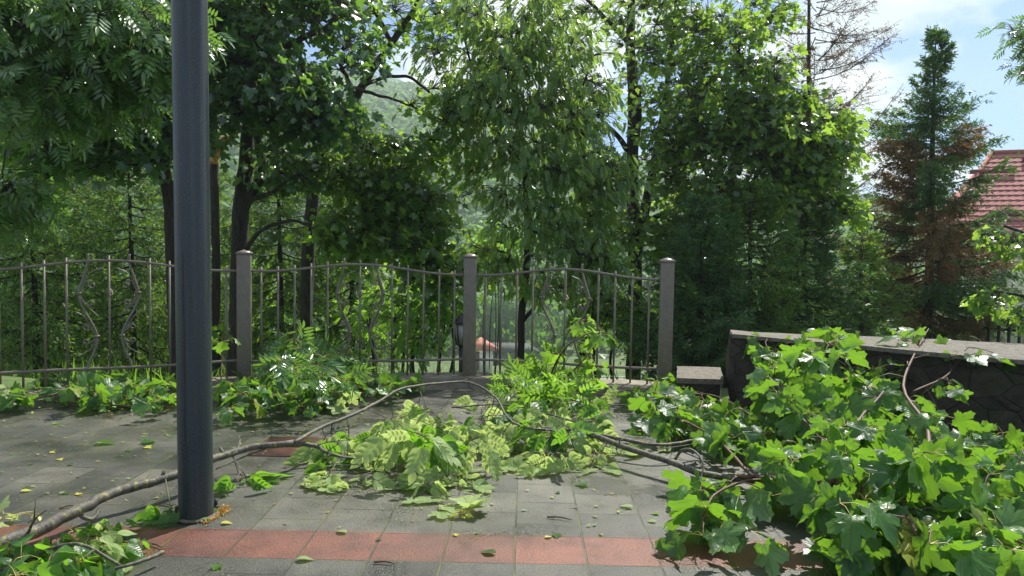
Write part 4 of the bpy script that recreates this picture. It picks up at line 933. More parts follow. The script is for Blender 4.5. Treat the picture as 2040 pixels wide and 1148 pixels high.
for (x1, y1, x2, y2) in ((1632, 140, 1772, 75), (1632, 240, 1740, 150), (1634, 330, 1800, 165), (1634, 400, 1760, 330), (1634, 320, 1520, 240), (1630, 60, 1560, -10), (1630, 120, 1700, 20)):
    A_ = P(x1, y1, 13); B_ = P(x2, y2, 12.7 + rng.uniform(-.3, .5)); s = np.linspace(0, 1, 9)[:, None]; pts = A_ + (B_ - A_) * s; pts[:, 2] -= 0.12 * np.sin(s[:, 0] * 3.1) * np.linalg.norm(B_ - A_)
    g.tube(pts, np.linspace(0.013, 0.003, 9), 5, False); nt = 46; i0 = rng.integers(1, 8, nt); sp_ = pts[i0]
    TS.append(sp_ + rng.normal(0, .02, sp_.shape)); TT.append(nrm(nrm(B_ - A_) + rng.normal(0, 0.5, (nt, 3)) - [0, 0, .2])); TL.append(rng.uniform(0.1, 0.4, nt))
TS, TT, TL = np.vstack(TS), np.vstack(TT), np.concatenate(TL)
mid = TS + TT * TL[:, None] * .5 + rng.normal(0, .02, TS.shape)
g.tubes(np.stack([TS, mid, TS + TT * TL[:, None]], 1), np.broadcast_to([0.0035, 0.0026, 0.0018], (len(TS), 3)), 3)
O = (TS[:, None] + TT[:, None] * (TL[:, None] * rng.uniform(0.2, 1, (len(TS), 8)))[..., None]).reshape(-1, 3)
Yd = nrm(rng.normal(0, 1, O.shape)); nd.inst(diamond, O, Yd, rng.normal(0, 1, O.shape), rng.uniform(0.03, 0.055, len(O)))
build('trunk', g, MAT['bark'], bc, True); build('crown', nd, MAT['needle_brown'], bc)

tree('walnut_tree', 'leafy crown edge reaching in at the top right corner', 'tree',
     [[(2330, 700, 8, 50), (2320, 300, 8, 40), (2260, 50, 8, 26), (2200, -80, 8, 14)], [(2320, 260, 8, 20), (2180, 120, 8, 10), (2060, 90, 8, 5)]],
     [(2080, 65, 8, 52, 34, 0.3, 12), (2095, 125, 8, 45, 20, 0.3, 6), (2190, 60, 8, 100, 140, 0.6, 26)], 'ash', m=10, size=0.15, spread=0.17)
tree('young_maple', 'young maple in front of the cream house wall', 'tree',
     [[(2110, 700, 9, 18), (2100, 560, 9, 14), (2060, 480, 9, 9), (2000, 450, 9, 5)], [(2100, 600, 9, 10), (2040, 590, 8.9, 6), (1980, 580, 8.8, 4)]],
     [(2020, 480, 8.9, 45, 14, 0.3, 6), (2110, 500, 8.9, 50, 40, 0.4, 12), (1995, 605, 8.8, 36, 12, 0.3, 5), (2080, 620, 8.8, 50, 40, 0.4, 10)], 'maple', m=13, size=0.11, spread=0.2, mat='maple')
# shrubs behind the fence
def shrub(name, label, px, py, D, rx, ry, n, kind='maple', mat='bright', size=0.09, m=18, group='shrubs beyond the fence', rd=0.8):
    c = P(px, py, D); zb = float(tz(c[0], c[1])); root = thing(name, [c[0], c[1], zb], label, 'shrub', group); sk = Skel()
    for k in range(5):
        x = c[0] + rng.uniform(-.25, .25); sk.path(np.array([[x, c[1], zb - .15], [x + rng.uniform(-.15, .15), c[1], (zb + c[2]) / 2], [x + rng.uniform(-.5, .5) * rx * D / F, c[1] + rng.uniform(-.3, .3), c[2]]]), np.array([0.03, 0.022, 0.01]) * (0.5 if D > 14 else 1), 6)
    C = lobe_pts([(px, py, D, rx, ry, rd, n)]); C = C[C[:, 2] > tz(C[:, 0], C[:, 1]) + 0.05]; sk.grow(C, 0.005, 0.1)
    g = Geo(); spray(g, sk.g, C, {'maple': MAPLE_S, 'ash': ASH, 'birch': SHOOT}[kind], m, size, 0.24, 0.8, 0.4, 0.6, twr=0.0025)
    build('stems', sk.g, MAT['bark'], root, True); build('foliage', g, MAT[mat], root); return root
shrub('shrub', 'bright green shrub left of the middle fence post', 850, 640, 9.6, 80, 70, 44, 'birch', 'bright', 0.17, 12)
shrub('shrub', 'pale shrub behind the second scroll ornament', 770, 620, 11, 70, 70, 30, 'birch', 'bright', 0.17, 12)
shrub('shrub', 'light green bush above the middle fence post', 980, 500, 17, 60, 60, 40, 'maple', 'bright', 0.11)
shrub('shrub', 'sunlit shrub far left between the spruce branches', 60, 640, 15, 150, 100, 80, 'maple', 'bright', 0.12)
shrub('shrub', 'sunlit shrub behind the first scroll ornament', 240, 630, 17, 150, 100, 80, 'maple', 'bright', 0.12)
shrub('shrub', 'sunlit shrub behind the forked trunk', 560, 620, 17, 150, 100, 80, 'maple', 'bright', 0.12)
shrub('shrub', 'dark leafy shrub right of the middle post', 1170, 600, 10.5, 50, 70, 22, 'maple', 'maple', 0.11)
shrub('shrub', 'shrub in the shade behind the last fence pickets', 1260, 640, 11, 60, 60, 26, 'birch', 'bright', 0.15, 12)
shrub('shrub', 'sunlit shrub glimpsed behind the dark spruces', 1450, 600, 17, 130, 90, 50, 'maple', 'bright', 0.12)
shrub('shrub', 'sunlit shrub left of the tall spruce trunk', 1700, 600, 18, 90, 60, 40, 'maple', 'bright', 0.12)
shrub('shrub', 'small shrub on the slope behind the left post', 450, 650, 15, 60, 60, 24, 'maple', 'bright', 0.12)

# ground cover on the slope
g = Geo(); N = 26000
gx = rng.uniform(-16, 18, N); gy = 9.3 + rng.uniform(0, 1, N) ** 1.4 * 26; gx = gx * (0.35 + gy / 20)
O = np.column_stack([gx, gy, tz(gx, gy) - 0.02]); Y = rng.normal(0, 0.35, (N, 3)); Y[:, 2] = 1
g.inst(blade, O, Y, rng.normal(0, 1, (N, 3)), rng.uniform(0.12, 0.42, N) * (0.6 + gy / 25), rng.uniform(0, 1.2, N))
tag(build('grass', g, MAT['bright']), 'tall unmown grass on the slope beyond the fence', 'grass', kind='stuff')

# distant wood on the mountain
g = Geo(); N = 4600
azm = rng.uniform(-0.75, 0.75, N); rr = 152 + 350 * rng.uniform(0, 1, N) ** 1.1
cx, cy = rr * np.sin(azm), rr * np.cos(azm); cz_ = tz(cx, cy); rad = rng.uniform(3.0, 5.5, N); K = 64
u = nrm(rng.normal(0, 1, (N, K, 3))); u[..., 2] = np.abs(u[..., 2]) * 1.0 - 0.1
lump = 1 + 0.22 * np.sin(u[..., 0:1] * 5 + azm[:, None, None] * 90) * np.cos(u[..., 1:2] * 5)
O = np.stack([cx, cy, cz_ + rad * 0.6], -1)[:, None] + u * lump * rad[:, None, None] * np.array([1, 1, 1.35])
Yd = np.cross(u, rng.normal(0, 1, u.shape)); Nn = u + rng.normal(0, .35, u.shape)
g.inst(tuft, O.reshape(-1, 3), Yd.reshape(-1, 3), Nn.reshape(-1, 3), np.repeat(rad, K) * rng.uniform(0.28, 0.5, N * K))
tag(build('distant_wood', g, MAT['far']), 'misty broadleaf wood covering the far mountainside', 'forest', kind='stuff')
# trees on the valley floor
g = Geo(); N = 260
cx = rng.uniform(-70, 90, N); cy = rng.uniform(108, 150, N); keep = (cy > 118); cx, cy = cx[keep], cy[keep]; N = len(cx); rad = rng.uniform(2.0, 4.2, N); K = 150
u = nrm(rng.normal(0, 1, (N, K, 3))); O = np.stack([cx, cy, tz(cx, cy) + rad * 1.3], -1)[:, None] + u * rad[:, None, None] * np.array([1, 1, 1.4]) * rng.uniform(0.75, 1.1, (N, K, 1))
g.inst(tuft, O.reshape(-1, 3), np.cross(u, rng.normal(0, 1, u.shape)).reshape(-1, 3), (u + rng.normal(0, .4, u.shape)).reshape(-1, 3), np.repeat(rad, K) * rng.uniform(0.18, 0.32, N * K))
tag(build('valley_wood', g, MAT['far']), 'belt of light green trees along the valley floor', 'forest', kind='stuff')

#SECTION fallen
# ------------------------------------------------------------------ fallen branches
def gpts(spec): return np.array([G(a, b, c) for a, b, c in spec])
def fallen(name, label, paths, fol, group='fallen branches', cat='branch', bark='limb', stalkmat='stalk'):
    """paths: [(pts (px,py,z), r0, r1)], fol: dicts of leaf regions"""
    b0 = G(*paths[0][0][0]); root = thing(name, [b0[0], b0[1], 0], label, cat, group); sk = Skel()
    for pts, ra, rb in paths:
        w = gpts(pts); sk.path(w, np.linspace(ra, rb, len(w)) * rng.uniform(0.95, 1.05, len(w)), 9, 5, min(0.0022, ra * 0.1))
        if ra > 0.013:
            c = spline(w, 5)
            for q in rng.choice(np.arange(3, len(c) - 2), min(5, len(c) // 5), replace=False):
                d = nrm(c[q + 1] - c[q]) * 0.7 + rng.normal(0, .5, 3); d[2] = rng.uniform(-.25, .5); d = nrm(d); l = rng.uniform(.12, .34)
                tt_ = np.linspace(0, 1, 6)[:, None]; e = c[q] + d * l * tt_ + np.cumsum(rng.normal(0, .008, (6, 3)), 0) * tt_; e[:, 2] = np.maximum(e[:, 2] - .12 * l * tt_[:, 0] ** 2, 0.006)
                sk.g.tube(e, np.linspace(ra * .26, .0015, 6), 6)
                f_ = e[3] + nrm(d + rng.normal(0, .7, 3)) * l * .35; f_[2] = max(f_[2], .006); sk.g.tube([e[3], (e[3] + f_) / 2, f_], [ra * .13, .002, .001], 5)
            for q in rng.choice(np.arange(2, len(c) - 2), min(4, len(c) // 6), replace=False):
                d = nrm(rng.normal(0, 1, 3) + np.array([0, 0, .6])); l = rng.uniform(.015, .06)
                e = c[q] + d * l; e[2] = max(e[2], 0.01); sk.g.tube([c[q], (c[q] + e) / 2 + rng.normal(0, .008, 3), e], [ra * .42, ra * .34, ra * .26], 6)
    tw = Geo(); parts = {}
    for f in fol:
        Cs = []
        for (px, py, rx, ry, z0, z1, n) in f['reg']:
            a = rng.uniform(0, 6.28, n); r = rng.uniform(0, 1, n) ** 0.5
            x = px + rx * r * np.cos(a); y = py + ry * r * np.sin(a)
            z = z0 + (z1 - z0) * rng.uniform(0, 1, n)
            Cs += [G(x[i], y[i], z[i]) for i in range(n)]
        C = np.array(Cs)
        sk.grow(C, 0.0028, f.get('sag', 0.12), False, 5, 6, 0.25)
        g = parts.setdefault(f['mat'], Geo())
        spray(g, tw, C, f['t'], f['m'], f['size'], f.get('spread', 0.1), f.get('flat', 0.5), f.get('droop', 0.4), f.get('tilt', 0.5), f.get('bend', 0.4), f.get('wob', 0.03), twr=0.0014, face=f.get('face'), upn=f.get('upn', 1.0))
    for g in parts.values():      # nothing sinks into the paving
        V = np.vstack(g.V); low = V[:, 2] < 0.012; V[low, 2] = 0.012 + (V[low, 2] - V[:, 2].min()) * 0.02; g.V = [V]
    V = np.vstack(sk.g.V); V[:, 2] = np.maximum(V[:, 2], 0.004); sk.g.V = [V]
    build('limb', sk.g, MAT[bark], root, True)
    V = np.vstack(tw.V); V[:, 2] = np.maximum(V[:, 2], 0.006); tw.V = [V]; tag(build('leaf_stalks', tw, MAT[stalkmat], root), kind='stuff')
    for k, g in parts.items(): build('leaves' if k != 'fallen_pale' else 'upturned_leaves', g, MAT[k], root, True)
    return root

R1 = 0.035
fallen('fallen_limb', 'long lichen spotted limb lying past the lamp post foot, forking at the centre',
    [([(-120, 1120, .04), (0, 1083, .05), (90, 1050, .06), (165, 1012, .09), (240, 977, .11), (345, 948, .12), (430, 913, .14), (500, 892, .16), (585, 882, .17)], .031, .017),
     ([(585, 882, .17), (640, 852, .19), (700, 828, .22), (760, 797, .26), (800, 775, .30), (860, 765, .28), (935, 762, .26), (985, 790, .24), (1010, 830, .20), (1045, 852, .16), (1110, 856, .12)], .012, .006),
     ([(560, 886, .16), (620, 886, .12), (660, 905, .08), (720, 915, .05), (820, 905, .04)], .014, .006),
     ([(430, 935, .05), (480, 912, .08), (530, 893, .14)], .004, .007),
     ([(150, 1018, .08), (170, 1032, .05), (185, 1033, .04), (198, 1015, .06)], .012, .007),
     ([(465, 915, .14), (480, 935, .10), (490, 950, .05)], .003, .003),
     ([(330, 955, .12), (335, 985, .08), (340, 1010, .03)], .003, .003)],
    [dict(reg=[(820, 840, 60, 50, .12, .28, 11), (880, 890, 100, 34, .04, .16, 11), (720, 900, 90, 26, .02, .10, 9), (870, 965, 60, 30, .02, .08, 8), (990, 865, 70, 34, .05, .16, 8), (700, 945, 80, 22, .02, .08, 5)], t=ELM, m=4, size=.205, spread=.12, mat='fallen_pale', droop=1.0, tilt=.5, bend=.2, face=(0, -0.7, 0), upn=0.5),
     dict(reg=[(820, 860, 80, 50, .08, .24, 9), (700, 895, 80, 24, .02, .1, 5), (950, 870, 90, 40, .05, .18, 7), (482, 950, 12, 20, .03, .10, 3), (340, 1005, 18, 22, .02, .08, 4)], t=ELM, m=3, size=.22, spread=.09, mat='fallen_oval', droop=.9, tilt=.7)],
    bark='limb', stalkmat='twig')
fallen('fallen_limb', 'dark bare limb lying across the centre towards the maple leaves',
    [([(980, 852, .10), (1060, 853, .11), (1160, 862, .12), (1250, 893, .11), (1330, 918, .10), (1385, 940, .08), (1450, 952, .06), (1520, 960, .05)], .014, .020),
     ([(1160, 860, .12), (1225, 872, .12), (1300, 886, .11), (1350, 884, .11), (1395, 874, .12), (1440, 868, .14)], .012, .009),
     ([(1345, 915, .10), (1358, 898, .16), (1380, 897, .18), (1400, 920, .14), (1398, 948, .08), (1392, 975, .03)], .009, .004),
     ([(1290, 900, .08), (1350, 890, .08), (1405, 884, .09), (1480, 890, .1)], .003, .004),
     ([(1020, 800, .12), (1120, 810, .10), (1220, 806, .08), (1300, 812, .07)], .004, .003),
     ([(900, 812, .14), (1000, 806, .14), (1080, 822, .12), (1150, 842, .12)], .006, .006)],
    [dict(reg=[(1110, 885, 110, 30, .03, .12, 12), (1200, 908, 50, 22, .02, .07, 6), (1080, 905, 60, 22, .02, .08, 5), (1150, 820, 90, 30, .03, .14, 8), (1040, 810, 80, 30, .05, .16, 7)], t=ELM, m=4, size=.205, spread=.12, mat='fallen_pale', droop=1.0, tilt=.5, bend=.2, face=(0, -0.7, 0), upn=.5),
     dict(reg=[(1120, 830, 110, 50, .04, .2, 12), (1090, 790, 80, 30, .05, .2, 10)], t=ELM, m=3, size=.2, spread=.09, mat='fallen_oval', tilt=.7)], stalkmat='twig')
fallen('fallen_maple_branch', 'huge glossy green maple branch heaped at the right in front of the wall',
    [([(2160, 1010, .18), (1990, 960, .25), (1830, 958, .25), (1690, 965, .20), (1560, 955, .12), (1450, 948, .06)], .028, .012),
     ([(1690, 965, .20), (1660, 900, .32), (1700, 850, .38), (1760, 780, .5)], .016, .006),
     ([(1660, 960, .2), (1640, 880, .26), (1560, 790, .42), (1530, 700, .55)], .012, .004),
     ([(1830, 958, .25), (1850, 860, .38), (1800, 770, .5), (1830, 690, .62), (1850, 655, .68)], .014, .004),
     ([(1820, 780, .48), (1890, 745, .5), (1905, 700, .56), (1960, 685, .6)], .006, .003),
     ([(1560, 955, .12), (1480, 960, .14), (1420, 990, .16), (1400, 1040, .12)], .009, .004),
     ([(1690, 965, .2), (1720, 1030, .2), (1700, 1090, .12)], .011, .004),
     ([(1500, 950, .1), (1420, 870, .14), (1340, 830, .16), (1240, 790, .10), (1130, 805, .1)], .010, .003),
     ([(1500, 830, .18), (1440, 795, .2), (1385, 780, .2)], .006, .003),
     ([(1900, 960, .26), (1960, 1050, .24), (1990, 1130, .15)], .012, .004),
     ([(1780, 960, .25), (1810, 1030, .26), (1830, 1080, .2)], .010, .004)],
    [dict(reg=[(1620, 880, 110, 70, .10, .38, 27), (1770, 860, 120, 80, .14, .48, 36), (1570, 790, 44, 60, .2, .44, 12), (1650, 800, 80, 50, .2, .45, 22), (1640, 680, 50, 26, .60, .72, 11), (1540, 700, 24, 30, .5, .60, 4), (1770, 740, 90, 34, .3, .46, 14), (1880, 910, 120, 66, .1, .34, 33), (1990, 930, 80, 70, .12, .36, 32), (1470, 860, 70, 44, .05, .2, 15), (1730, 990, 90, 44, .10, .32, 16), (1870, 1030, 110, 60, .08, .30, 22), (2000, 1060, 60, 80, .08, .30, 22), (1560, 760, 50, 36, .40, .55, 10), (1700, 740, 60, 40, .35, .5, 9)],
          t=MAPLE, m=4, size=.142, spread=.11, mat='fallen', droop=.6, tilt=.85, bend=.5, wob=.06),
     dict(reg=[(1415, 1035, 40, 45, .08, .20, 6), (1500, 1050, 14, 14, .08, .14, 1), (1690, 1080, 40, 30, .05, .18, 6), (1780, 1080, 70, 40, .05, .24, 10), (1570, 980, 60, 20, .08, .2, 4), (1930, 1110, 110, 40, .04, .2, 14), (1430, 970, 50, 24, .06, .16, 6)], t=MAPLE, m=3, size=.175, spread=.09, mat='fallen', droop=.8, tilt=.45, bend=.6, wob=.06),
     dict(reg=[(1850, 670, 80, 18, .62, .66, 4), (1940, 700, 50, 20, .58, .62, 5), (1530, 710, 20, 40, .4, .55, 5), (1890, 770, 40, 20, .42, .5, 3), (2010, 710, 30, 20, .56, .6, 2)], t=MAPLE, m=3, size=.13, spread=.12, mat='fallen', droop=.5, tilt=.5, sag=.25)], bark='twig')
fallen('fallen_maple_branch', 'maple branch lying from the low granite step to the big heap',
    [([(1500, 830, .12), (1430, 790, .14), (1340, 785, .12), (1240, 778, .12), (1190, 790, .1)], .008, .003), ([(1340, 785, .12), (1320, 760, .2), (1300, 745, .3)], .006, .003), ([(1400, 800, .1), (1380, 850, .08), (1330, 890, .05)], .006, .003)],
    [dict(reg=[(1320, 790, 60, 45, .06, .30, 18), (1390, 830, 60, 40, .04, .18, 16), (1270, 800, 30, 20, .03, .1, 4), (1440, 850, 50, 40, .04, .16, 12), (1330, 850, 50, 22, .02, .1, 7)], t=MAPLE, m=4, size=.125, spread=.1, mat='fallen', droop=.5, tilt=.7),
     dict(reg=[(1400, 830, 80, 40, .04, .18, 8)], t=MAPLE, m=3, size=.1, spread=.1, mat='bright', droop=.3, tilt=.7)], bark='twig')
fallen('fallen_leafy_shoot', 'upright clump of narrow leaves leaning on the fence right of the middle post',
    [([(1090, 790, .06), (1100, 740, .25), (1130, 690, .5), (1180, 660, .62)], .012, .004), ([(1100, 780, .08), (1080, 740, .2), (1060, 720, .26)], .007, .003), ([(1110, 770, .1), (1160, 720, .34), (1190, 680, .5)], .008, .003), ([(1100, 760, .15), (1120, 690, .45), (1140, 650, .62), (1160, 635, .66)], .006, .002)],
    [dict(reg=[(1090, 765, 80, 32, .04, .2, 28), (1060, 745, 40, 16, .12, .22, 6)], t=ASH, m=5, size=.19, spread=.08, mat='bright', droop=-.3, tilt=.9),
     dict(reg=[(1130, 700, 40, 30, .34, .46, 6), (1180, 660, 30, 26, .5, .62, 6), (1185, 735, 22, 40, .2, .36, 5), (1160, 640, 26, 12, .6, .66, 2)], t=MAPLE, m=3, size=.115, spread=.1, mat='bright', droop=.8, tilt=.6)], bark='twig')
fallen('fallen_leafy_shoot', 'bushy leafy shoot propped on the second fence bay',
    [([(640, 780, .06), (620, 730, .25), (600, 690, .42), (590, 665, .5)], .010, .004), ([(640, 770, .08), (660, 720, .28), (690, 690, .38)], .008, .003)],
    [dict(reg=[(600, 710, 50, 40, .22, .44, 20), (670, 730, 60, 36, .15, .34, 18), (590, 670, 24, 12, .44, .5, 3)], t=ASH, m=5, size=.20, spread=.1, mat='ash', droop=.1, tilt=.7),
     dict(reg=[(640, 740, 80, 36, .12, .3, 12)], t=MAPLE, m=3, size=.11, spread=.1, mat='fallen', droop=.5, tilt=.7)], bark='twig')
fallen('fallen_leafy_shoot', 'small leafy shoot hanging between lamp post and left fence post',
    [([(440, 760, .06), (445, 700, .3), (460, 650, .52), (440, 640, .56)], .006, .002)],
    [dict(reg=[(445, 660, 24, 30, .4, .55, 6), (450, 760, 40, 20, .08, .14, 4)], t=MAPLE, m=3, size=.10, spread=.09, mat='bright', droop=.7, tilt=.5)], bark='twig')
fallen('fallen_maple_branch', 'row of maple twigs heaped along the kerb at the left',
    [([(-60, 800, .06), (60, 795, .08), (150, 780, .1), (260, 790, .1), (360, 775, .1)], .010, .005), ([(90, 800, .03), (200, 806, .04), (330, 812, .03), (400, 806, .03)], .008, .004)],
    [dict(reg=[(180, 765, 90, 18, .06, .2, 22), (290, 780, 70, 22, .04, .18, 20), (90, 770, 70, 14, .06, .14, 8), (20, 795, 30, 16, .04, .14, 5), (230, 800, 80, 10, .02, .06, 7)], t=MAPLE, m=4, size=.12, spread=.09, mat='fallen', droop=.35, tilt=.75),
     dict(reg=[(30, 790, 30, 20, .03, .12, 5), (280, 785, 60, 16, .04, .1, 8)], t=MAPLE, m=2, size=.12, spread=.1, mat='fallen_pale', droop=.4, tilt=.6)], bark='twig')
fallen('fallen_maple_branch', 'heap of maple twigs on the pavers before the second fence bay',
    [([(430, 790, .05), (520, 785, .08), (620, 780, .08), (720, 790, .06), (790, 785, .04)], .010, .004), ([(640, 815, .03), (730, 806, .04), (800, 790, .05)], .006, .003), ([(700, 790, .05), (760, 775, .08), (850, 765, .08)], .006, .003)],
    [dict(reg=[(510, 775, 70, 26, .04, .2, 24), (590, 790, 60, 24, .03, .14, 16), (470, 790, 40, 26, .03, .12, 10), (660, 770, 70, 22, .04, .18, 16), (780, 765, 80, 14, .04, .14, 14), (560, 750, 50, 14, .1, .2, 8)], t=MAPLE, m=4, size=.12, spread=.09, mat='fallen', droop=.35, tilt=.75),
     dict(reg=[(600, 795, 90, 18, .02, .08, 10), (750, 770, 80, 14, .04, .12, 9)], t=MAPLE, m=2, size=.12, spread=.1, mat='fallen_pale', droop=.3, tilt=.6)], bark='twig')
fallen('fallen_leafy_twig', 'broad leaved twig lying on the red band at the lower left corner',
    [([(-60, 1150, .05), (30, 1125, .08), (110, 1090, .12), (165, 1086, .14), (220, 1115, .08), (240, 1128, .05)], .007, .006), ([(190, 1142, .03), (240, 1130, .05), (290, 1115, .05), (325, 1100, .05)], .006, .009), ([(118, 1092, .12), (112, 1072, .12)], .003, .002)],
    [dict(reg=[(150, 1095, 70, 36, .03, .14, 13), (60, 1110, 60, 30, .03, .12, 8), (220, 1100, 60, 30, .02, .08, 7), (180, 1060, 60, 14, .02, .06, 4), (60, 1145, 70, 14, .04, .12, 6)], t=OVATE, m=6, size=.095, spread=.08, mat='fallen_oval', droop=.4, tilt=.6, bend=.5),
     dict(reg=[(190, 1095, 60, 30, .03, .12, 6), (60, 1120, 50, 20, .03, .1, 3), (270, 1100, 40, 20, .01, .05, 2)], t=OVATE, m=3, size=.10, spread=.08, mat='fallen_pale', droop=.4, tilt=.5)], bark='limb')
fallen('fallen_leafy_twig', 'pale maple leaves on a yellow stalk at the left edge',
    [([(-40, 1040, .03), (10, 1032, .04), (45, 1022, .04), (65, 1020, .03)], .003, .002), ([(20, 1040, .02), (45, 1024, .03), (85, 1030, .02)], .002, .0015)],
    [dict(reg=[(5, 1028, 14, 10, .02, .06, 2)], t=MAPLE, m=2, size=.12, spread=.06, mat='fallen_pale', droop=.2, tilt=.3), dict(reg=[(78, 1028, 8, 3, .02, .03, 1)], t=OVATE, m=3, size=.035, spread=.03, mat='yellow', droop=.1, tilt=.3)], bark='stalk')
fallen('fallen_leafy_twig', 'pale upturned maple sprig with yellow keys at the centre of the pavers',
    [([(868, 1013, .012), (900, 1006, .02), (935, 1012, .02)], .002, .0015)],
    [dict(reg=[(868, 1015, 8, 4, .012, .02, 1), (930, 1005, 20, 6, .012, .03, 2)], t=MAPLE, m=2, size=.11, spread=.05, flat=.1, mat='fallen_pale', droop=.05, tilt=.12, bend=.1), dict(reg=[(918, 1022, 10, 5, .012, .02, 2)], t=OVATE, m=6, size=.035, spread=.04, flat=.2, mat='yellow', droop=.1, tilt=.4)], bark='stalk')
fallen('fallen_leafy_twig', 'pale green sprig lying flat left of the centre heap',
    [([(600, 968, .012), (640, 960, .03), (655, 972, .012)], .002, .0015)],
    [dict(reg=[(615, 968, 16, 4, .012, .02, 2), (650, 968, 12, 4, .012, .02, 1)], t=MAPLE, m=2, size=.10, spread=.05, flat=.1, mat='fallen_pale', droop=.05, tilt=.15, bend=.1)], bark='stalk')

# single leaves lying on the pavers
def loose(px, py, tm, size, mat, label, ang=None, group='loose leaves on the pavers'):
    p = G(px, py, 0.0); g = Geo(); a = rng.uniform(0, 6.28) if ang is None else ang
    g.inst(tm, np.array([[p[0], p[1], 0.006]]), np.array([[math.cos(a), math.sin(a), 0.0]]), np.array([[rng.normal(0, .12), rng.normal(0, .12), 1.0]]), np.array([size]), np.array([0.15]), np.array([0.12]), 0.012)
    V = np.vstack(g.V); V[:, 2] += 0.0025 - V[:, 2].min(); g.V = [V]
    return single('fallen_leaf', g, MAT[mat], label, 'leaf', group, smooth=True)
loose(190, 886, OVATE, .12, 'bright', 'bright green leaf lying alone on the pavers left of the lamp post', 0.1)
loose(285, 886, MAPLE, .09, 'fallen', 'crumpled dark green leaf just left of the lamp post', 1.0)
loose(690, 1065, OVATE, .06, 'fallen_pale', 'round pale leaf on the red band left of centre', 2.6)
loose(590, 1118, OVATE, .07, 'fallen_pale', 'pale oval leaf at the lower edge of the red band', 0.1)
loose(748, 1078, OVATE, .03, 'fallen', 'tiny green leaf in the middle of the red band', 0.4)
loose(988, 1107, OVATE, .07, 'fallen', 'dark green narrow leaf at the lower edge of the red band', 2.7)
loose(1170, 968, MAPLE, .07, 'fallen', 'folded green leaf on the pavers below the fallen limbs', 3.3)
loose(1260, 1015, OVATE, .07, 'fallen_pale', 'narrow pale leaf on the pavers right of centre', 2.6)
loose(1308, 1042, OVATE, .045, 'fallen_pale', 'small pale leaf near the right end of the bare pavers', 2.9)
loose(1085, 1073, OVATE, .035, 'yellow', 'small yellow leaf on the red band right of centre', 0.3)
loose(1110, 985, OVATE, .04, 'fallen', 'small dull green leaf beside the centre joint', 1.3)
loose(960, 968, MAPLE, .06, 'fallen', 'small green leaf right of the pale heap', .3)
loose(98, 903, OVATE, .035, 'yellow', 'small yellow leaf at the left of the pavers', 0.1)
loose(58, 972, OVATE, .035, 'fallen_pale', 'small lime leaf near the left edge of the pavers', 0.2)
loose(125, 985, OVATE, .04, 'fallen', 'thin green leaf left of the long limb', 0.0)
loose(625, 932, OVATE, .10, 'fallen', 'dark green leaf lying left of the centre heap', 0.0)
loose(1030, 932, OVATE, .10, 'fallen', 'long green leaf flat under the heap edge', 0.1)
loose(800, 982, OVATE, .11, 'bright', 'broad bright leaf at the front of the centre heap', 0.5)
loose(595, 865, OVATE, .03, 'yellow', 'tiny orange yellow leaf beside the drain cover', 0.2)
loose(440, 1045, OVATE, .05, 'yellow', 'yellow leaf on the pavers right of the lamp post foot', 0.1)
loose(395, 1040, OVATE, .04, 'yellow', 'yellow leaf touching the lamp post foot', 2.0)
pts_ = [(rng.uniform(0, 800), rng.uniform(815, 900)) for _ in range(26)] + [(rng.uniform(0, 330), rng.uniform(900, 990)) for _ in range(9)] + [(rng.uniform(430, 1350), rng.uniform(960, 1140)) for _ in range(9)]
for (x, y) in pts_:
    loose(x, y, OVATE if rng.uniform() < .7 else MAPLE_S, rng.uniform(.02, .05), ['fallen', 'fallen_pale', 'yellow', 'bright'][rng.integers(0, 4)], 'tiny leaf scrap lying flat on the wet grey or red pavers', group='tiny leaf scraps on the pavers')
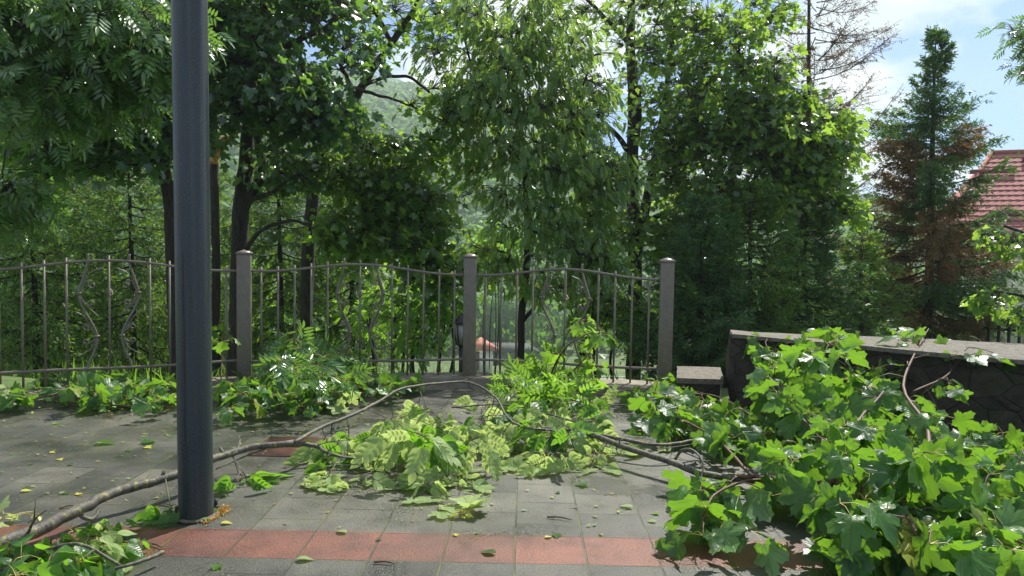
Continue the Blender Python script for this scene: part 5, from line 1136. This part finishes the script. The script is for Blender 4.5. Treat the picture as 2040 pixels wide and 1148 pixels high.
# twigs on the pavers
for (x1, y1, x2, y2, lab) in ((205, 828, 228, 834, 'short dark twig on the pavers left of the lamp post'), (570, 832, 625, 836, 'thin reddish twig on the pavers right of the lamp post'), (290, 1083, 325, 1092, 'thin curved twig on the red band'), (118, 1013, 148, 1007, 'pale stick beside the long limb'), (1090, 1030, 1140, 1036, 'faint pinkish stalk on the pavers right of centre'), (745, 1120, 790, 1124, 'thin dark twig at the bottom edge')):
    a, b = G(x1, y1, .008), G(x2, y2, .008); g = Geo(); g.tube(spline([a, (a + b) / 2 + [0, 0.008, 0.004], b], 4), [0.004, .005, .005, .004, .004, .004, .003, .003, .002], 5)
    single('twig', g, MAT['twig'], lab, 'twig', 'twigs on the pavers')
# litter of tiny scraps
g = Geo(); N = 1500
x = rng.uniform(-60, 1330, N); y = 800 + np.abs(rng.normal(0, 22, N)) + rng.uniform(0, 1, N) ** 5 * 220
O = np.array([G(a, b, 0.007) for a, b in zip(x, y)]); keep = O[:, 1] > 3.2; O = O[keep]; N = len(O)
Y = rng.normal(0, 1, (N, 3)); Y[:, 2] *= .1
g.inst(OVATE_S, O, Y, np.array([0, 0, 1.0]) + rng.normal(0, .15, (N, 3)), rng.uniform(.05, .17, N) ** 2)
tag(build('leaf_litter', g, MAT['litter']), 'fine scraps of bark and leaf strewn over the pavers', 'litter', kind='stuff')
# orange moss and sawdust by the pole foot
g = Geo(); N = 900; t_ = rng.uniform(0, 1, N)
x = 405 + 48 * t_ + rng.normal(0, 5, N); y = 1040 - 25 * t_ + rng.normal(0, 4, N)
O = np.array([G(a, b, 0.0) for a, b in zip(x, y)]); O[:, 2] = 0.005 + rng.uniform(0, .008, N)
g.inst(OVATE_S, O, rng.normal(0, 1, (N, 3)), np.array([0, 0, 1.0]) + rng.normal(0, .6, (N, 3)), rng.uniform(.005, .012, N))
tag(build('moss', g, MAT['sawdust']), 'orange green crumbly moss at the lamp post foot', 'moss', kind='stuff')

# ------------------------------------------------------------------ the air
HAZE = 0.0008
if HAZE:
    g = Geo(); g.box(-480, 480, -12, 530, -18, 125); m, n, out, t = M('haze'); v = n('ShaderNodeVolumePrincipled', {'Color': (0.78, 0.92, 0.86, 1), 'Density': HAZE, 'Anisotropy': 0.3}); t.links.new(v.outputs[0], out.inputs['Volume'])
    tag(build('haze', g, m), 'pale mist filling the valley', 'haze', kind='stuff')
